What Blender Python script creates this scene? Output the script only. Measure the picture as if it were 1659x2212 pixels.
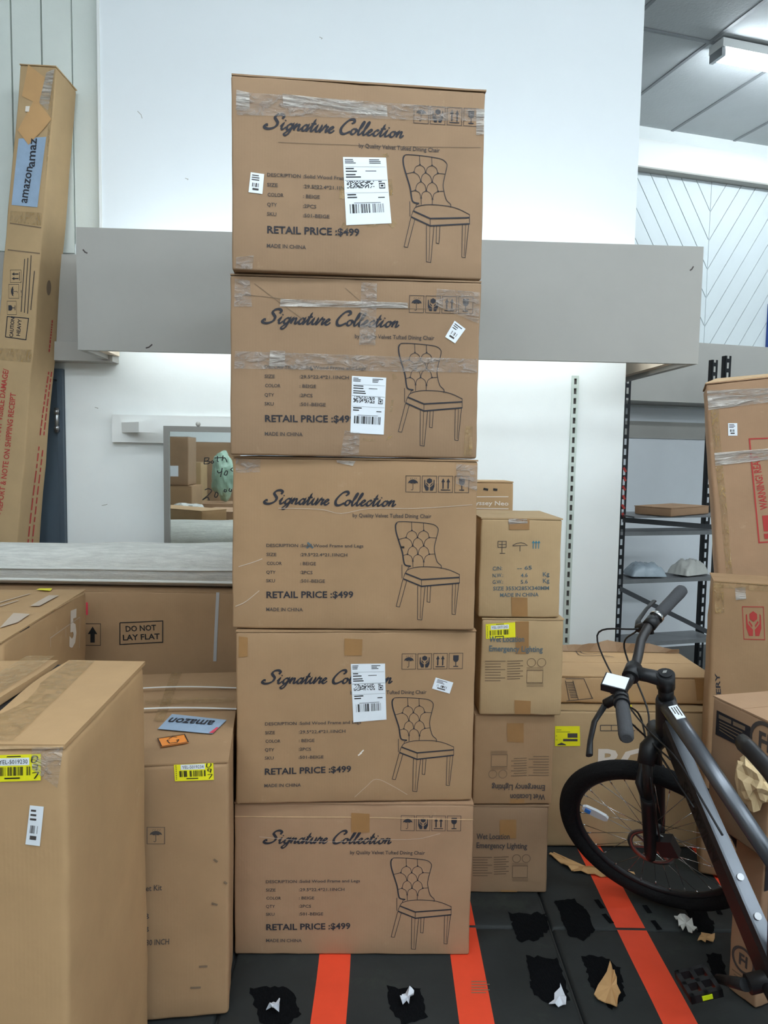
import bpy, bmesh, math, random
from mathutils import Vector, Matrix, noise
PI = math.pi
for o in list(bpy.data.objects): bpy.data.objects.remove(o)
scn = bpy.context.scene
COL = scn.collection
random.seed(7)

# ------------------------------------------------------------------ camera
F = 1600.0; CX, CY = 829.5, 1106.0; CH = 1.6
PITCH = math.atan(126 / 1600); ROLL = 0.016
cam_d = bpy.data.cameras.new('camera'); cam = bpy.data.objects.new('camera', cam_d); COL.objects.link(cam)
cam_d.sensor_fit = 'VERTICAL'; cam_d.sensor_height = 36; cam_d.lens = F / 2212 * 36
cam_d.clip_start = 0.05
CM = Matrix.Translation((0, 0, CH)) @ Matrix.Rotation(PI / 2 - PITCH, 4, 'X') @ Matrix.Rotation(ROLL, 4, 'Z')
cam.matrix_world = CM
scn.camera = cam
def ray(px, py):
    return (CM.to_3x3() @ Vector(((px - CX) / F, -(py - CY) / F, -1)))
def PY(px, py, y):          # point of the pixel's ray at distance Y
    r = ray(px, py); return Vector((0, 0, CH)) + r * (y / r.y)
def PZ(px, py, z=0.0):      # point of the pixel's ray on the level z
    r = ray(px, py); return Vector((0, 0, CH)) + r * ((z - CH) / r.z)

# ------------------------------------------------------------------ world / exposure
w = bpy.data.worlds.new('world'); scn.world = w; w.use_nodes = True
w.node_tree.nodes['Background'].inputs[0].default_value = (0.75, 0.85, 0.92, 1)
w.node_tree.nodes['Background'].inputs[1].default_value = 0.15
scn.view_settings.view_transform = 'Standard'; scn.view_settings.look = 'None'
scn.view_settings.gamma = 1; scn.view_settings.use_curve_mapping = False
scn.view_settings.exposure = 0.4
LAMP = 36.0; VALANCE = 27.0                 # emission of the fluorescent lenses

# ------------------------------------------------------------------ materials
MATS = {}
def srgb(r, g, b):
    f = lambda c: (c / 255 / 12.92) if c / 255 <= .04045 else ((c / 255 + .055) / 1.055) ** 2.4
    return (f(r), f(g), f(b), 1)
def mat(name, rgb, rough=.6, metal=0, var=0, vscale=8, bump=0, bscale=60, spec=.5, stretch=None, coat=0, mottle=None):
    m = bpy.data.materials.new(name); m.use_nodes = True; nt = m.node_tree; b = nt.nodes['Principled BSDF']
    b.inputs['Roughness'].default_value = rough; b.inputs['Metallic'].default_value = metal
    b.inputs['Specular IOR Level'].default_value = spec
    b.inputs['Coat Weight'].default_value = coat
    c = srgb(*rgb); b.inputs['Base Color'].default_value = c
    tc = nt.nodes.new('ShaderNodeTexCoord'); src = tc.outputs['Object']
    if stretch:
        mp = nt.nodes.new('ShaderNodeMapping'); mp.inputs['Scale'].default_value = stretch
        nt.links.new(src, mp.inputs[0]); src = mp.outputs[0]
    if var:
        n = nt.nodes.new('ShaderNodeTexNoise'); n.inputs['Scale'].default_value = vscale
        n.inputs['Detail'].default_value = 6; n.inputs['Roughness'].default_value = .65
        nt.links.new(src, n.inputs['Vector'])
        r = nt.nodes.new('ShaderNodeValToRGB'); e = r.color_ramp.elements
        e[0].position = .3; e[1].position = .7
        e[0].color = tuple(max(0, x * (1 - var)) for x in c[:3]) + (1,)
        e[1].color = tuple(min(1, x * (1 + var)) for x in c[:3]) + (1,)
        nt.links.new(n.outputs[0], r.inputs[0]); out = r.outputs[0]
        if mottle:
            n2 = nt.nodes.new('ShaderNodeTexNoise'); n2.inputs['Scale'].default_value = mottle[1]
            n2.inputs['Detail'].default_value = 8; n2.inputs['Roughness'].default_value = .75
            nt.links.new(src, n2.inputs['Vector'])
            r2 = nt.nodes.new('ShaderNodeValToRGB'); r2.color_ramp.elements[0].position = mottle[2]; r2.color_ramp.elements[1].position = mottle[3]
            nt.links.new(n2.outputs[0], r2.inputs[0])
            mx = nt.nodes.new('ShaderNodeMix'); mx.data_type = 'RGBA'
            nt.links.new(r2.outputs[0], mx.inputs[0]); nt.links.new(out, mx.inputs[6])
            mx.inputs[7].default_value = srgb(*mottle[0]); out = mx.outputs[2]
        nt.links.new(out, b.inputs['Base Color'])
    if bump:
        n = nt.nodes.new('ShaderNodeTexNoise'); n.inputs['Scale'].default_value = bscale; n.inputs['Detail'].default_value = 3
        nt.links.new(src, n.inputs['Vector'])
        bp = nt.nodes.new('ShaderNodeBump'); bp.inputs['Strength'].default_value = bump; bp.inputs['Distance'].default_value = .01
        nt.links.new(n.outputs[0], bp.inputs['Height']); nt.links.new(bp.outputs[0], b.inputs['Normal'])
    MATS[name] = m
    return m
def card(name, rgb, var=.07, scuff=(184, 156, 126)):
    """corrugated card: blotchy colour, rubbed light streaks, faint vertical flutes and crumples in relief"""
    m = mat(name, rgb, rough=.72, spec=.25, var=var, vscale=5, mottle=(scuff, 9, .64, .82)); nt = m.node_tree; b = nt.nodes['Principled BSDF']
    tc = nt.nodes['Texture Coordinate']
    wv = nt.nodes.new('ShaderNodeTexWave'); wv.inputs['Scale'].default_value = 38; wv.inputs['Distortion'].default_value = 1.2
    nt.links.new(tc.outputs['Object'], wv.inputs['Vector'])
    n = nt.nodes.new('ShaderNodeTexNoise'); n.inputs['Scale'].default_value = 11; n.inputs['Detail'].default_value = 5
    nt.links.new(tc.outputs['Object'], n.inputs['Vector'])
    b1 = nt.nodes.new('ShaderNodeBump'); b1.inputs['Strength'].default_value = .025; b1.inputs['Distance'].default_value = .003
    b2 = nt.nodes.new('ShaderNodeBump'); b2.inputs['Strength'].default_value = .18; b2.inputs['Distance'].default_value = .012
    nt.links.new(wv.outputs[0], b1.inputs['Height']); nt.links.new(n.outputs[0], b2.inputs['Height'])
    nt.links.new(b1.outputs[0], b2.inputs['Normal']); nt.links.new(b2.outputs[0], b.inputs['Normal'])
    return m
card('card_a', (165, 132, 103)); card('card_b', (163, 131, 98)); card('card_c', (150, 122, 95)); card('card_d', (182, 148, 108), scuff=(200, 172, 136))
card('card_grey', (180, 152, 114))
mat('card_edge', (206, 172, 130), .8, var=.12, vscale=40)
mat('ink', (52, 52, 58), .7, spec=.2); mat('ink_soft', (78, 72, 70), .75, spec=.2); mat('ink_blue', (92, 106, 112), .75, spec=.2)
mat('ink_red', (176, 66, 62), .75, spec=.2); mat('ink_white', (226, 214, 200), .75, spec=.2); mat('ink_cyan', (60, 120, 140), .75)
mat('ink_faint', (128, 106, 84), .75, spec=.2); mat('ink_dim', (108, 88, 70), .75, spec=.2); mat('ink_black', (22, 22, 24), .6); mat('ink_pale', (196, 178, 160), .75, spec=.2)
mat('label_white', (232, 238, 244), .55, var=.02, vscale=20); mat('yellow', (240, 232, 30), .5, var=.03); mat('orange_label', (236, 140, 50), .5)
mat('blue_tape', (150, 172, 196), .45, var=.08, vscale=14, bump=.15, bscale=30); mat('red_tape', (214, 60, 80), .5)
mat('brown_tape', (158, 118, 74), .28, var=.08, vscale=10, bump=.08, bscale=18, coat=.3); mat('kraft', (196, 154, 104), .7, var=.05)
mat('mark_brown', (120, 100, 80), .8); mat('tear_white', (232, 224, 214), .8); mat('hole_dark', (40, 36, 34), .9)  # dull brown for drawn creases, dents, punctures and faded print
mat('wall_white', (236, 240, 239), .55, var=.02, vscale=3, spec=.3, bump=.03, bscale=90)
mat('wall_panel', (230, 235, 238), .5, var=.015, vscale=2, spec=.3); mat('plank_white', (214, 220, 214), .5, var=.03, vscale=5, bump=.05, bscale=120)
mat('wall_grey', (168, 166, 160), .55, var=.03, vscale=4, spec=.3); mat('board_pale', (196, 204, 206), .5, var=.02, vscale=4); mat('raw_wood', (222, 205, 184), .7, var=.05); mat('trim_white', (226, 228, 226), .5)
mat('shade_panel', (226, 230, 234), .6, var=.03, vscale=2)
mat('tile', (204, 208, 210), .9, var=.04, vscale=3, mottle=((150, 152, 154), 55, .68, .74), bump=.2, bscale=70); mat('runner', (140, 144, 148), .5)
mat('mat_black', (43, 46, 46), .6, var=.22, vscale=3, spec=.3, mottle=((62, 70, 62), 2.2, .55, .8), bump=.05, bscale=25); mat('ragged_black', (10, 12, 15), .9, spec=.1, bump=.6, bscale=60, stretch=(4, .7, 1))
mat('mat_edge', (30, 32, 33), .8); mat('orange_tape', (232, 74, 44), .5, var=.06, vscale=6); mat('floor', (70, 70, 68), .7, var=.1)
mat('rug', (232, 232, 226), .95, var=.16, vscale=30, stretch=(.35, 3, 3), bump=.6, bscale=160, spec=.1); mat('rug_seam', (224, 224, 218), .9); mat('rug_dark', (92, 92, 90), .95, var=.2, vscale=40)
mat('door', (78, 92, 104), .45, var=.03); mat('door_frame', (66, 80, 92), .45); mat('steel', (150, 152, 154), .3, metal=.9); mat('steel_white', (196, 206, 198), .35, metal=.2)
mat('rack_black', (22, 24, 28), .45, spec=.4); mat('rack_grey', (128, 130, 132), .5, metal=.3, var=.1); mat('rack_dark', (74, 76, 80), .5, metal=.3); mat('mirror_frame', (150, 148, 144), .35, metal=.6)
mat('mirror', (236, 240, 238), .015, metal=1); mat('rubber', (20, 21, 23), .8, spec=.25, bump=.35, bscale=150); mat('matte_black', (26, 27, 30), .45, spec=.45)
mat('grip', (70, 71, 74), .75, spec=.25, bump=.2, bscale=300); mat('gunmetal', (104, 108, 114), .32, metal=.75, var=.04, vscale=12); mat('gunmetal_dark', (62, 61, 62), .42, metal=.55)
mat('chrome', (210, 212, 214), .15, metal=1); mat('reflector', (232, 236, 240), .12, spec=.9); mat('reflector_blue', (60, 130, 220), .2); mat('lime', (220, 240, 30), .3)
mat('bag_blue', (170, 184, 194), .25, var=.08, vscale=14, bump=.6, bscale=18); mat('bag_clear', (206, 206, 200), .22, var=.1, vscale=10, bump=.8, bscale=14)
mat('strap', (226, 224, 220), .35); mat('strap_grey', (176, 176, 176), .35); mat('paper', (222, 196, 152), .8, var=.06); mat('blue_sign', (24, 60, 130), .4)
mat('bag_green', (150, 180, 160), .3, bump=.6, bscale=14); mat('scrap_white', (214, 218, 226), .7)
mat('dark_label', (38, 38, 44), .5, var=.1)
def film(name, tint, cover, bscale, rough=.12, stretch=(1, 1, 1), strength=1.0):
    """clear packing film: mostly see-through, crinkled, catches the lamps"""
    m = bpy.data.materials.new(name); m.use_nodes = True; nt = m.node_tree
    out = nt.nodes['Material Output']; b = nt.nodes['Principled BSDF']
    b.inputs['Base Color'].default_value = srgb(*tint); b.inputs['Roughness'].default_value = rough; b.inputs['Specular IOR Level'].default_value = 1.0
    tc = nt.nodes.new('ShaderNodeTexCoord'); mp = nt.nodes.new('ShaderNodeMapping'); mp.inputs['Scale'].default_value = stretch
    nt.links.new(tc.outputs['Object'], mp.inputs[0])
    n = nt.nodes.new('ShaderNodeTexNoise'); n.inputs['Scale'].default_value = bscale; n.inputs['Detail'].default_value = 5; n.inputs['Roughness'].default_value = .6
    n.inputs['Distortion'].default_value = .8
    nt.links.new(mp.outputs[0], n.inputs['Vector'])
    bp = nt.nodes.new('ShaderNodeBump'); bp.inputs['Strength'].default_value = strength; bp.inputs['Distance'].default_value = .05
    nt.links.new(n.outputs[0], bp.inputs['Height']); nt.links.new(bp.outputs[0], b.inputs['Normal'])
    r = nt.nodes.new('ShaderNodeValToRGB'); r.color_ramp.elements[0].position = .42; r.color_ramp.elements[1].position = .66
    r.color_ramp.elements[0].color = (cover * .35,) * 3 + (1,); r.color_ramp.elements[1].color = (cover,) * 3 + (1,)
    nt.links.new(n.outputs[0], r.inputs[0])
    tr = nt.nodes.new('ShaderNodeBsdfTransparent'); mx = nt.nodes.new('ShaderNodeMixShader')
    nt.links.new(r.outputs[0], mx.inputs[0]); nt.links.new(tr.outputs[0], mx.inputs[1]); nt.links.new(b.outputs[0], mx.inputs[2])
    nt.links.new(mx.outputs[0], out.inputs[0]); MATS[name] = m
film('clear_tape', (232, 222, 214), .5, 26, .08, (1, 1, 2.2)); film('wrap', (240, 234, 226), .85, 16, .08, (.5, .5, 3.5)); film('tan_tape', (220, 184, 126), .55, 22, .1, (2, 2, 1))  # wrap is tinted whitish to imitate lamp glints on the film
def emit(name, rgb, s):
    m = bpy.data.materials.new(name); m.use_nodes = True; nt = m.node_tree; b = nt.nodes['Principled BSDF']
    b.inputs['Base Color'].default_value = (.9, .9, .9, 1); b.inputs['Emission Color'].default_value = srgb(*rgb); b.inputs['Emission Strength'].default_value = s
    MATS[name] = m
emit('tube', (236, 248, 255), LAMP); emit('tube_small', (240, 250, 255), VALANCE)

# ------------------------------------------------------------------ mesh helpers
class G:
    def __init__(s): s.v = []; s.f = []; s.sm = []
    def add(s, vs, fs, smooth=False):
        o = len(s.v); s.v += [Vector(p) for p in vs]
        for f in fs: s.f.append([i + o for i in f]); s.sm.append(smooth)
        return s
    def box(s, a, b, M=None):
        x0, y0, z0 = a; x1, y1, z1 = b
        vs = [Vector(p) for p in ((x0, y0, z0), (x1, y0, z0), (x1, y1, z0), (x0, y1, z0), (x0, y0, z1), (x1, y0, z1), (x1, y1, z1), (x0, y1, z1))]
        if M: vs = [M @ p for p in vs]
        return s.add(vs, [(3, 2, 1, 0), (4, 5, 6, 7), (0, 1, 5, 4), (1, 2, 6, 5), (2, 3, 7, 6), (3, 0, 4, 7)])
    def tube(s, pts, r, seg=12, cap=True, smooth=True, sx=1, sy=1, up=(0, 0, 1)):
        pts = [Vector(p) for p in pts]; n = len(pts); rs = r if isinstance(r, (list, tuple)) else [r] * n
        vs = []; prev = None
        for i, p in enumerate(pts):
            t = (pts[min(i + 1, n - 1)] - pts[max(i - 1, 0)]).normalized()
            if prev is None:
                a = Vector(up)
                if abs(t.dot(a)) > .95: a = Vector((1, 0, 0))
                x = a.cross(t).normalized()
            else: x = (prev - t * prev.dot(t)).normalized()
            prev = x; y = t.cross(x)
            for k in range(seg):
                an = 2 * PI * (k + .5) / seg; vs.append(p + (x * math.cos(an) * sx + y * math.sin(an) * sy) * rs[i])
        fs = [(i * seg + k, i * seg + (k + 1) % seg, (i + 1) * seg + (k + 1) % seg, (i + 1) * seg + k) for i in range(n - 1) for k in range(seg)]
        s.add(vs, fs, smooth)
        if cap:
            o = len(s.v) - len(vs); s.f.append([o + k for k in reversed(range(seg))]); s.sm.append(False)
            s.f.append([o + (n - 1) * seg + k for k in range(seg)]); s.sm.append(False)
        return s
    def lathe(s, prof, seg=48, axis='Y', c=(0, 0, 0), closed=True):
        """prof: (radius, along-axis) loop turned about the axis through c"""
        m = len(prof); vs = []; c = Vector(c)
        for k in range(seg):
            a = 2 * PI * k / seg; ca, sa = math.cos(a), math.sin(a)
            for r, h in prof:
                vs.append(c + (Vector((r * ca, h, r * sa)) if axis == 'Y' else Vector((r * ca, r * sa, h))))
        fs = []
        for k in range(seg):
            k2 = (k + 1) % seg
            for j in range(m if closed else m - 1):
                j2 = (j + 1) % m; fs.append((k * m + j, k2 * m + j, k2 * m + j2, k * m + j2))
        return s.add(vs, fs, True)
    def build(s, name, m, parent=None, M=None):
        me = bpy.data.meshes.new(name); vs = [M @ v for v in s.v] if M else s.v
        me.from_pydata([tuple(v) for v in vs], [], s.f); me.polygons.foreach_set('use_smooth', s.sm)
        bm = bmesh.new(); bm.from_mesh(me); bmesh.ops.recalc_face_normals(bm, faces=bm.faces); bm.to_mesh(me); bm.free()
        me.materials.append(MATS[m]); me.update()
        o = bpy.data.objects.new(name, me); COL.objects.link(o)
        if parent: o.parent = parent
        return o
def tag(o, label, cat=None, group=None, kind=None):
    o['label'] = label
    if cat: o['category'] = cat
    if group: o['group'] = group
    if kind: o['kind'] = kind
    return o
def thing(name, label, cat, M=None, group=None):
    o = bpy.data.objects.new(name, None); COL.objects.link(o); o.empty_display_size = .1
    if M is not None: o.matrix_world = M
    return tag(o, label, cat, group)
def struct(o, label):
    o['kind'] = 'structure'; o['label'] = label; return o
def share(o, parent, M=None, name=None):       # another object on the same mesh
    c = o.copy(); COL.objects.link(c); c.parent = parent
    if M is not None: c.matrix_local = M
    return c

# ---- flat prints: ribbons and polygons in (u, v) metres
class P2:
    def __init__(s): s.v = []; s.f = []
    def poly(s, pts): o = len(s.v); s.v += [tuple(p) for p in pts]; s.f.append(list(range(o, o + len(pts)))); return s
    def rect(s, x0, y0, x1, y1): return s.poly([(x0, y0), (x1, y0), (x1, y1), (x0, y1)])
    def line(s, pts, wd, closed=False, nib=None):
        pts = [Vector(p) for p in pts]
        if closed: pts = pts + [pts[0]]
        n = len(pts); L = []
        for i in range(n):
            a = pts[i - 1] if i else (pts[-2] if closed else pts[0]); b = pts[i + 1] if i < n - 1 else (pts[1] if closed else pts[-1])
            d1 = pts[i] - a; d2 = b - pts[i]
            if d1.length < 1e-9: d1 = d2
            if d2.length < 1e-9: d2 = d1
            d1.normalize(); d2.normalize(); t = d1 + d2
            if t.length < 1e-6: t = d1
            t.normalize(); nn = Vector((-t.y, t.x)); k = max(.5, nn.dot(Vector((-d1.y, d1.x))))
            ww = wd if nib is None else wd * (nib[0] + (1 - nib[0]) * abs(t.x * math.sin(nib[1]) - t.y * math.cos(nib[1])))
            L.append((pts[i] + nn * ww / 2 / k, pts[i] - nn * ww / 2 / k))
        o = len(s.v)
        for a, b in L: s.v += [tuple(a), tuple(b)]
        for i in range(n - 1): s.f.append([o + 2 * i, o + 2 * i + 1, o + 2 * i + 3, o + 2 * i + 2])
        return s
    def frame(s, x0, y0, x1, y1, wd): return s.line([(x0, y0), (x1, y0), (x1, y1), (x0, y1)], wd, True)
    def disc(s, x, y, rx, ry=None, n=20, a0=0, a1=2 * PI):
        ry = ry or rx; return s.poly([(x + rx * math.cos(a0 + (a1 - a0) * k / n), y + ry * math.sin(a0 + (a1 - a0) * k / n)) for k in range(n)])
    def ring(s, x, y, rx, ry, wd, n=28): return s.line([(x + rx * math.cos(2 * PI * k / n), y + ry * math.sin(2 * PI * k / n)) for k in range(n)], wd, True)
    def put(s, other, f):
        o = len(s.v); s.v += [f(*p) for p in other.v]; s.f += [[i + o for i in q] for q in other.f]; return s
    def map(s, f): return P2().put(s, f)
_tc = {}
def text2(body, bold=0.0, space=1.0):
    k = (body, bold, space)
    if k not in _tc:
        c = bpy.data.curves.new('t', 'FONT'); c.body = body; c.size = 1; c.offset = bold; c.resolution_u = 2; c.space_character = space
        o = bpy.data.objects.new('t', c); COL.objects.link(o); bpy.context.view_layer.update()
        me = bpy.data.meshes.new_from_object(o.evaluated_get(bpy.context.evaluated_depsgraph_get()))
        vs = [(v.co.x, v.co.y) for v in me.vertices]; fs = [list(p.vertices) for p in me.polygons]
        bpy.data.objects.remove(o); bpy.data.curves.remove(c); bpy.data.meshes.remove(me)
        x0 = min(v[0] for v in vs); x1 = max(v[0] for v in vs)
        q = P2(); q.v = [((v[0] - x0) / (x1 - x0), v[1] / .69) for v in vs]; q.f = fs; _tc[k] = q
    return _tc[k]            # width 1, cap height 1, baseline at 0
def catmull(pts, n=5):
    P = [Vector(p) for p in pts]; P = [P[0] * 2 - P[1]] + P + [P[-1] * 2 - P[-2]]; out = []
    for i in range(1, len(P) - 2):
        for k in range(n):
            t = k / n; a, b, c, d = P[i - 1:i + 3]
            out.append(.5 * ((2 * b) + (c - a) * t + (2 * a - 5 * b + 4 * c - d) * t * t + (3 * b - a - 3 * c + d) * t ** 3))
    return out + [P[-2]]
SCRIPT = {
 'S': (2.0, [[(1.9, 1.75), (2.0, 2.2), (1.55, 2.5), (.95, 2.35), (.75, 1.9), (1.05, 1.5), (1.4, 1.05), (1.3, .45), (.75, .05), (.1, -.02), (-.35, .25), (-.25, .6), (.1, .6)]]),
 'C': (1.75, [[(1.55, 1.75), (1.85, 2.1), (1.6, 2.5), (1.0, 2.35), (.45, 1.6), (.2, .8), (.45, .1), (1.0, -.02), (1.75, .45)]]),
 'i': (.85, [[(0, .45), (.3, 1.0), (.22, .35), (.35, .02), (.6, .12), (.85, .45)], [(.42, 1.45), (.5, 1.6)]]),
 'g': (1.15, [[(.9, .85), (.55, 1.0), (.18, .65), (.22, .12), (.55, .05), (.85, .5), (.95, 1.0), (.85, .1), (.65, -.65), (.3, -.95), (.05, -.7), (.45, -.2), (1.15, .45)]]),
 'n': (1.2, [[(0, .45), (.22, 1.0), (.15, 0)], [(.17, .25), (.45, .85), (.72, .95), (.75, .5), (.78, .08), (1.0, .1), (1.2, .45)]]),
 'a': (1.15, [[(.85, .82), (.5, 1.0), (.15, .62), (.2, .1), (.52, .05), (.82, .6), (.9, 1.0), (.84, .3), (.92, .02), (1.15, .45)]]),
 't': (.85, [[(0, .45), (.32, 1.1), (.5, 1.85), (.35, .6), (.38, .06), (.6, .06), (.85, .45)], [(.1, 1.22), (.85, 1.32)]]),
 'u': (1.2, [[(0, .45), (.25, 1.0), (.2, .35), (.35, .03), (.62, .15), (.85, .7), (.92, 1.0), (.86, .3), (.96, .03), (1.2, .45)]]),
 'r': (.9, [[(0, .45), (.25, 1.15), (.35, .95), (.68, .92), (.55, .4), (.64, .05), (.9, .45)]]),
 'e': (.9, [[(0, .4), (.4, .55), (.62, .85), (.42, 1.0), (.18, .75), (.15, .28), (.38, 0), (.68, .12), (.9, .45)]]),
 'o': (1.05, [[(.55, 1.0), (.2, .75), (.15, .25), (.45, 0), (.78, .25), (.82, .75), (.55, 1.0)], [(.78, .8), (1.08, .75)]]),
 'l': (.78, [[(0, .45), (.45, 1.25), (.62, 2.05), (.45, 2.2), (.28, 1.4), (.22, .4), (.36, 0), (.58, .1), (.78, .45)]]),
 'c': (.9, [[(.8, .82), (.55, 1.0), (.2, .65), (.18, .2), (.42, 0), (.68, .12), (.9, .45)]])}
def script2(words):
    q = P2(); x = 0
    for ch in words:
        if ch == ' ': x += .75; continue
        adv, st = SCRIPT[ch]
        for s_ in st:
            pts = catmull(s_) if len(s_) > 2 else [Vector(p) for p in s_]
            q.line([(x + p.x + .32 * p.y, p.y) for p in pts], .5 if ch in 'SC' else .4, nib=(.5, .7))
        x += adv
    return q.map(lambda a, b: (a / x, b))
TITLE = script2('Signature Collection')     # unit width; v in x-heights
# handling symbols in a unit square
def icon(kind):
    q = P2(); q.frame(0, 0, 1, 1.15, .03)
    if kind == 'umbrella':
        q.poly([(.14, .62), (.2, .76), (.34, .86), (.5, .9), (.66, .86), (.8, .76), (.86, .62), (.74, .66), (.62, .6), (.5, .66), (.38, .6), (.26, .66)])
        q.line([(.5, .64), (.5, .2), (.44, .14), (.37, .18)], .035)
        for a in (.3, .42, .58, .7): q.line([(a, .92), (a + .06, 1.02)], .02)
    if kind == 'hands':
        for s_ in (0, 1):
            f = (lambda x, y: (x, y)) if s_ == 0 else (lambda x, y: (1 - x, y))
            q.put(P2().poly([(.14, .86), (.2, .9), (.22, .55), (.36, .42), (.46, .34), (.44, .12), (.26, .12), (.14, .4)]), f)
            q.put(P2().poly([(.26, .6), (.3, .66), (.44, .5), (.42, .42)]), f)
        q.poly([(.5, 1.0), (.68, .9), (.68, .72), (.5, .62), (.32, .72), (.32, .9)])
    if kind == 'arrows':
        for x in (.32, .68):
            q.poly([(x - .13, .72), (x + .13, .72), (x, 1.0)]); q.rect(x - .045, .26, x + .045, .73)
        q.rect(.16, .14, .84, .2)
    if kind == 'glass':
        q.poly([(.3, 1.0), (.7, 1.0), (.7, .66), (.62, .54), (.5, .5), (.38, .54), (.3, .66)]); q.rect(.47, .22, .53, .52); q.rect(.32, .14, .68, .21)
    if kind == 'up':
        q.poly([(.2, .6), (.5, 1.0), (.8, .6)]); q.rect(.36, .15, .64, .62)
    return q
ICON = {k: icon(k) for k in ('umbrella', 'hands', 'arrows', 'glass', 'up')}

# ------------------------------------------------------------------ cartons
class Carton:
    def __init__(s, name, label, w, d, h, M, m='card_a', amp=.004, seed=0, r=.007, group='cardboard cartons', cat='carton', n=9, flaps=True, rough=.002, body=True, gap=.004):
        s.w, s.d, s.h, s.amp, s.seed = w, d, h, amp, seed; s.M = M
        s.root = thing(name, label, cat, M, group); s.m = m
        s.seedv = Vector((seed * 3.7, seed * 1.9 + 5, seed * 2.3))
        if body: s.body = s.solid('body', (-w / 2, -d / 2, 0), (w / 2, d / 2, h - (.006 if flaps else 0)), m, r, n, rough)
        if flaps:
            for k in (-1, 1):
                y0, y1 = (-d / 2 - .001, -gap / 2) if k < 0 else (gap / 2, d / 2 + .001)
                g = G(); N = 12; vs = []
                for i in range(N + 1):
                    x = -w / 2 + w * i / N; dz = .0015 * noise.noise(Vector((x * 7, k * 3, seed)))
                    fy = .002 * noise.noise(Vector((x * 9, k, seed + 4)))
                    vs += [(x, y0 + fy, h - .0062), (x, y1, h - .0062), (x, y1, h + dz - .0015), (x, y0 + fy, h + dz - .0015)]
                fs = [(4 * i + j, 4 * i + (j + 1) % 4, 4 * i + 4 + (j + 1) % 4, 4 * i + 4 + j) for i in range(N) for j in range(4)] + [(0, 1, 2, 3), (4 * N + 3, 4 * N + 2, 4 * N + 1, 4 * N)]
                g.add([s.M.inverted() @ (s.M @ Vector(v)) for v in vs], fs); g.build('flap', m, s.root)
        s.fc = {'front': (Vector((0, -d / 2, 0)), Vector((1, 0, 0)), Vector((0, 0, 1)), Vector((0, -1, 0))),
                'right': (Vector((w / 2, 0, 0)), Vector((0, 1, 0)), Vector((0, 0, 1)), Vector((1, 0, 0))),
                'left': (Vector((-w / 2, 0, 0)), Vector((0, -1, 0)), Vector((0, 0, 1)), Vector((-1, 0, 0))),
                'top': (Vector((0, 0, h)), Vector((1, 0, 0)), Vector((0, 1, 0)), Vector((0, 0, 1)))}
    def disp(s, p):
        v = noise.noise_vector(p * 2.6 + s.seedv) * s.amp; v.z *= .2; return v
    def solid(s, name, a, b, m, r, n, rough):
        g = G(); a, b = Vector(a), Vector(b); c = (a + b) / 2; hs = (b - a) / 2
        def ticks(h):
            k = max(3, min(26, int(2 * h / .05))) ; k = min(k, 3 * n)
            return [-h, -h + r * .45, -h + r] + [(-h + r) + (2 * h - 2 * r) * i / k for i in range(1, k)] + [h - r, h - r * .45, h]
        T = [ticks(hs[i]) for i in range(3)]; idx = {}
        def vert(q):
            key = tuple(round(x, 6) for x in q)
            if key in idx: return idx[key]
            p = Vector(q); inn = Vector([max(-hs[i] + r, min(hs[i] - r, p[i])) for i in range(3)]); dd = p - inn
            if dd.length > 1e-9: p = inn + dd.normalized() * r
            ne = sum(1 for i in range(3) if abs(q[i]) > hs[i] - r - 1e-6)
            p = p + c; o = s.disp(p)
            if ne >= 2: o += noise.noise_vector(p * 24 + s.seedv) * rough
            idx[key] = len(g.v); g.v.append(p + o); return idx[key]
        for ax in range(3):
            i, j = [(1, 2), (2, 0), (0, 1)][ax]
            for sg in (-1, 1):
                for ii in range(len(T[i]) - 1):
                    for jj in range(len(T[j]) - 1):
                        q = []
                        for (x, y) in ((ii, jj), (ii + 1, jj), (ii + 1, jj + 1), (ii, jj + 1)):
                            t = [0, 0, 0]; t[ax] = sg * hs[ax]; t[i] = T[i][x]; t[j] = T[j][y]; q.append(vert(t))
                        g.f.append(q); g.sm.append(True)
        return g.build(name, m, s.root)
    def uv(s, face, px, py):        # photo pixel -> (u, v) on a face
        o, u, v, nn = s.fc[face]; R = s.M.to_3x3(); O = s.M @ o; Nn = R @ nn; r = ray(px, py); c = Vector((0, 0, CH))
        t = (O - c).dot(Nn) / r.dot(Nn); p = c + r * t - O
        return (p.dot(R @ u), p.dot(R @ v))
    def print(s, face, q, m, name, parent=None, lift=.0012, label=None, thick=0):
        o, u, v, nn = s.fc[face]; vs = []
        W2, H2 = (s.w / 2, None) if face in ('front', 'top') else (s.d / 2, None)
        for a, b in q.v:
            a = max(-W2 + .002, min(W2 - .002, a)); b = max(-s.d / 2 + .002, min(s.d / 2 - .002, b)) if face == 'top' else max(.004, min(s.h - .004, b))
            p = o + u * a + v * b; vs.append(p + s.disp(p) + nn * lift)
        g = G(); g.add(vs, q.f)
        ob = g.build(name, m, parent or s.root)
        if label: ob['label'] = label
        return ob
    def text(s, face, body, p0, p1, cap, m='ink', name='lettering', bold=.01, uvs=False, lift=.0014, parent=None, q=None):
        a = Vector(p0 if uvs else s.uv(face, *p0)); b = Vector(p1 if uvs else s.uv(face, *p1)); d = b - a; L = d.length; d.normalize(); e = Vector((-d.y, d.x))
        if not uvs: cap = cap * L / (Vector(p1) - Vector(p0)).length
        return s.print(face, (q or text2(body, bold)).map(lambda x, y: tuple(a + d * (x * L) + e * (y * cap))), m, name, parent, lift)
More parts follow.
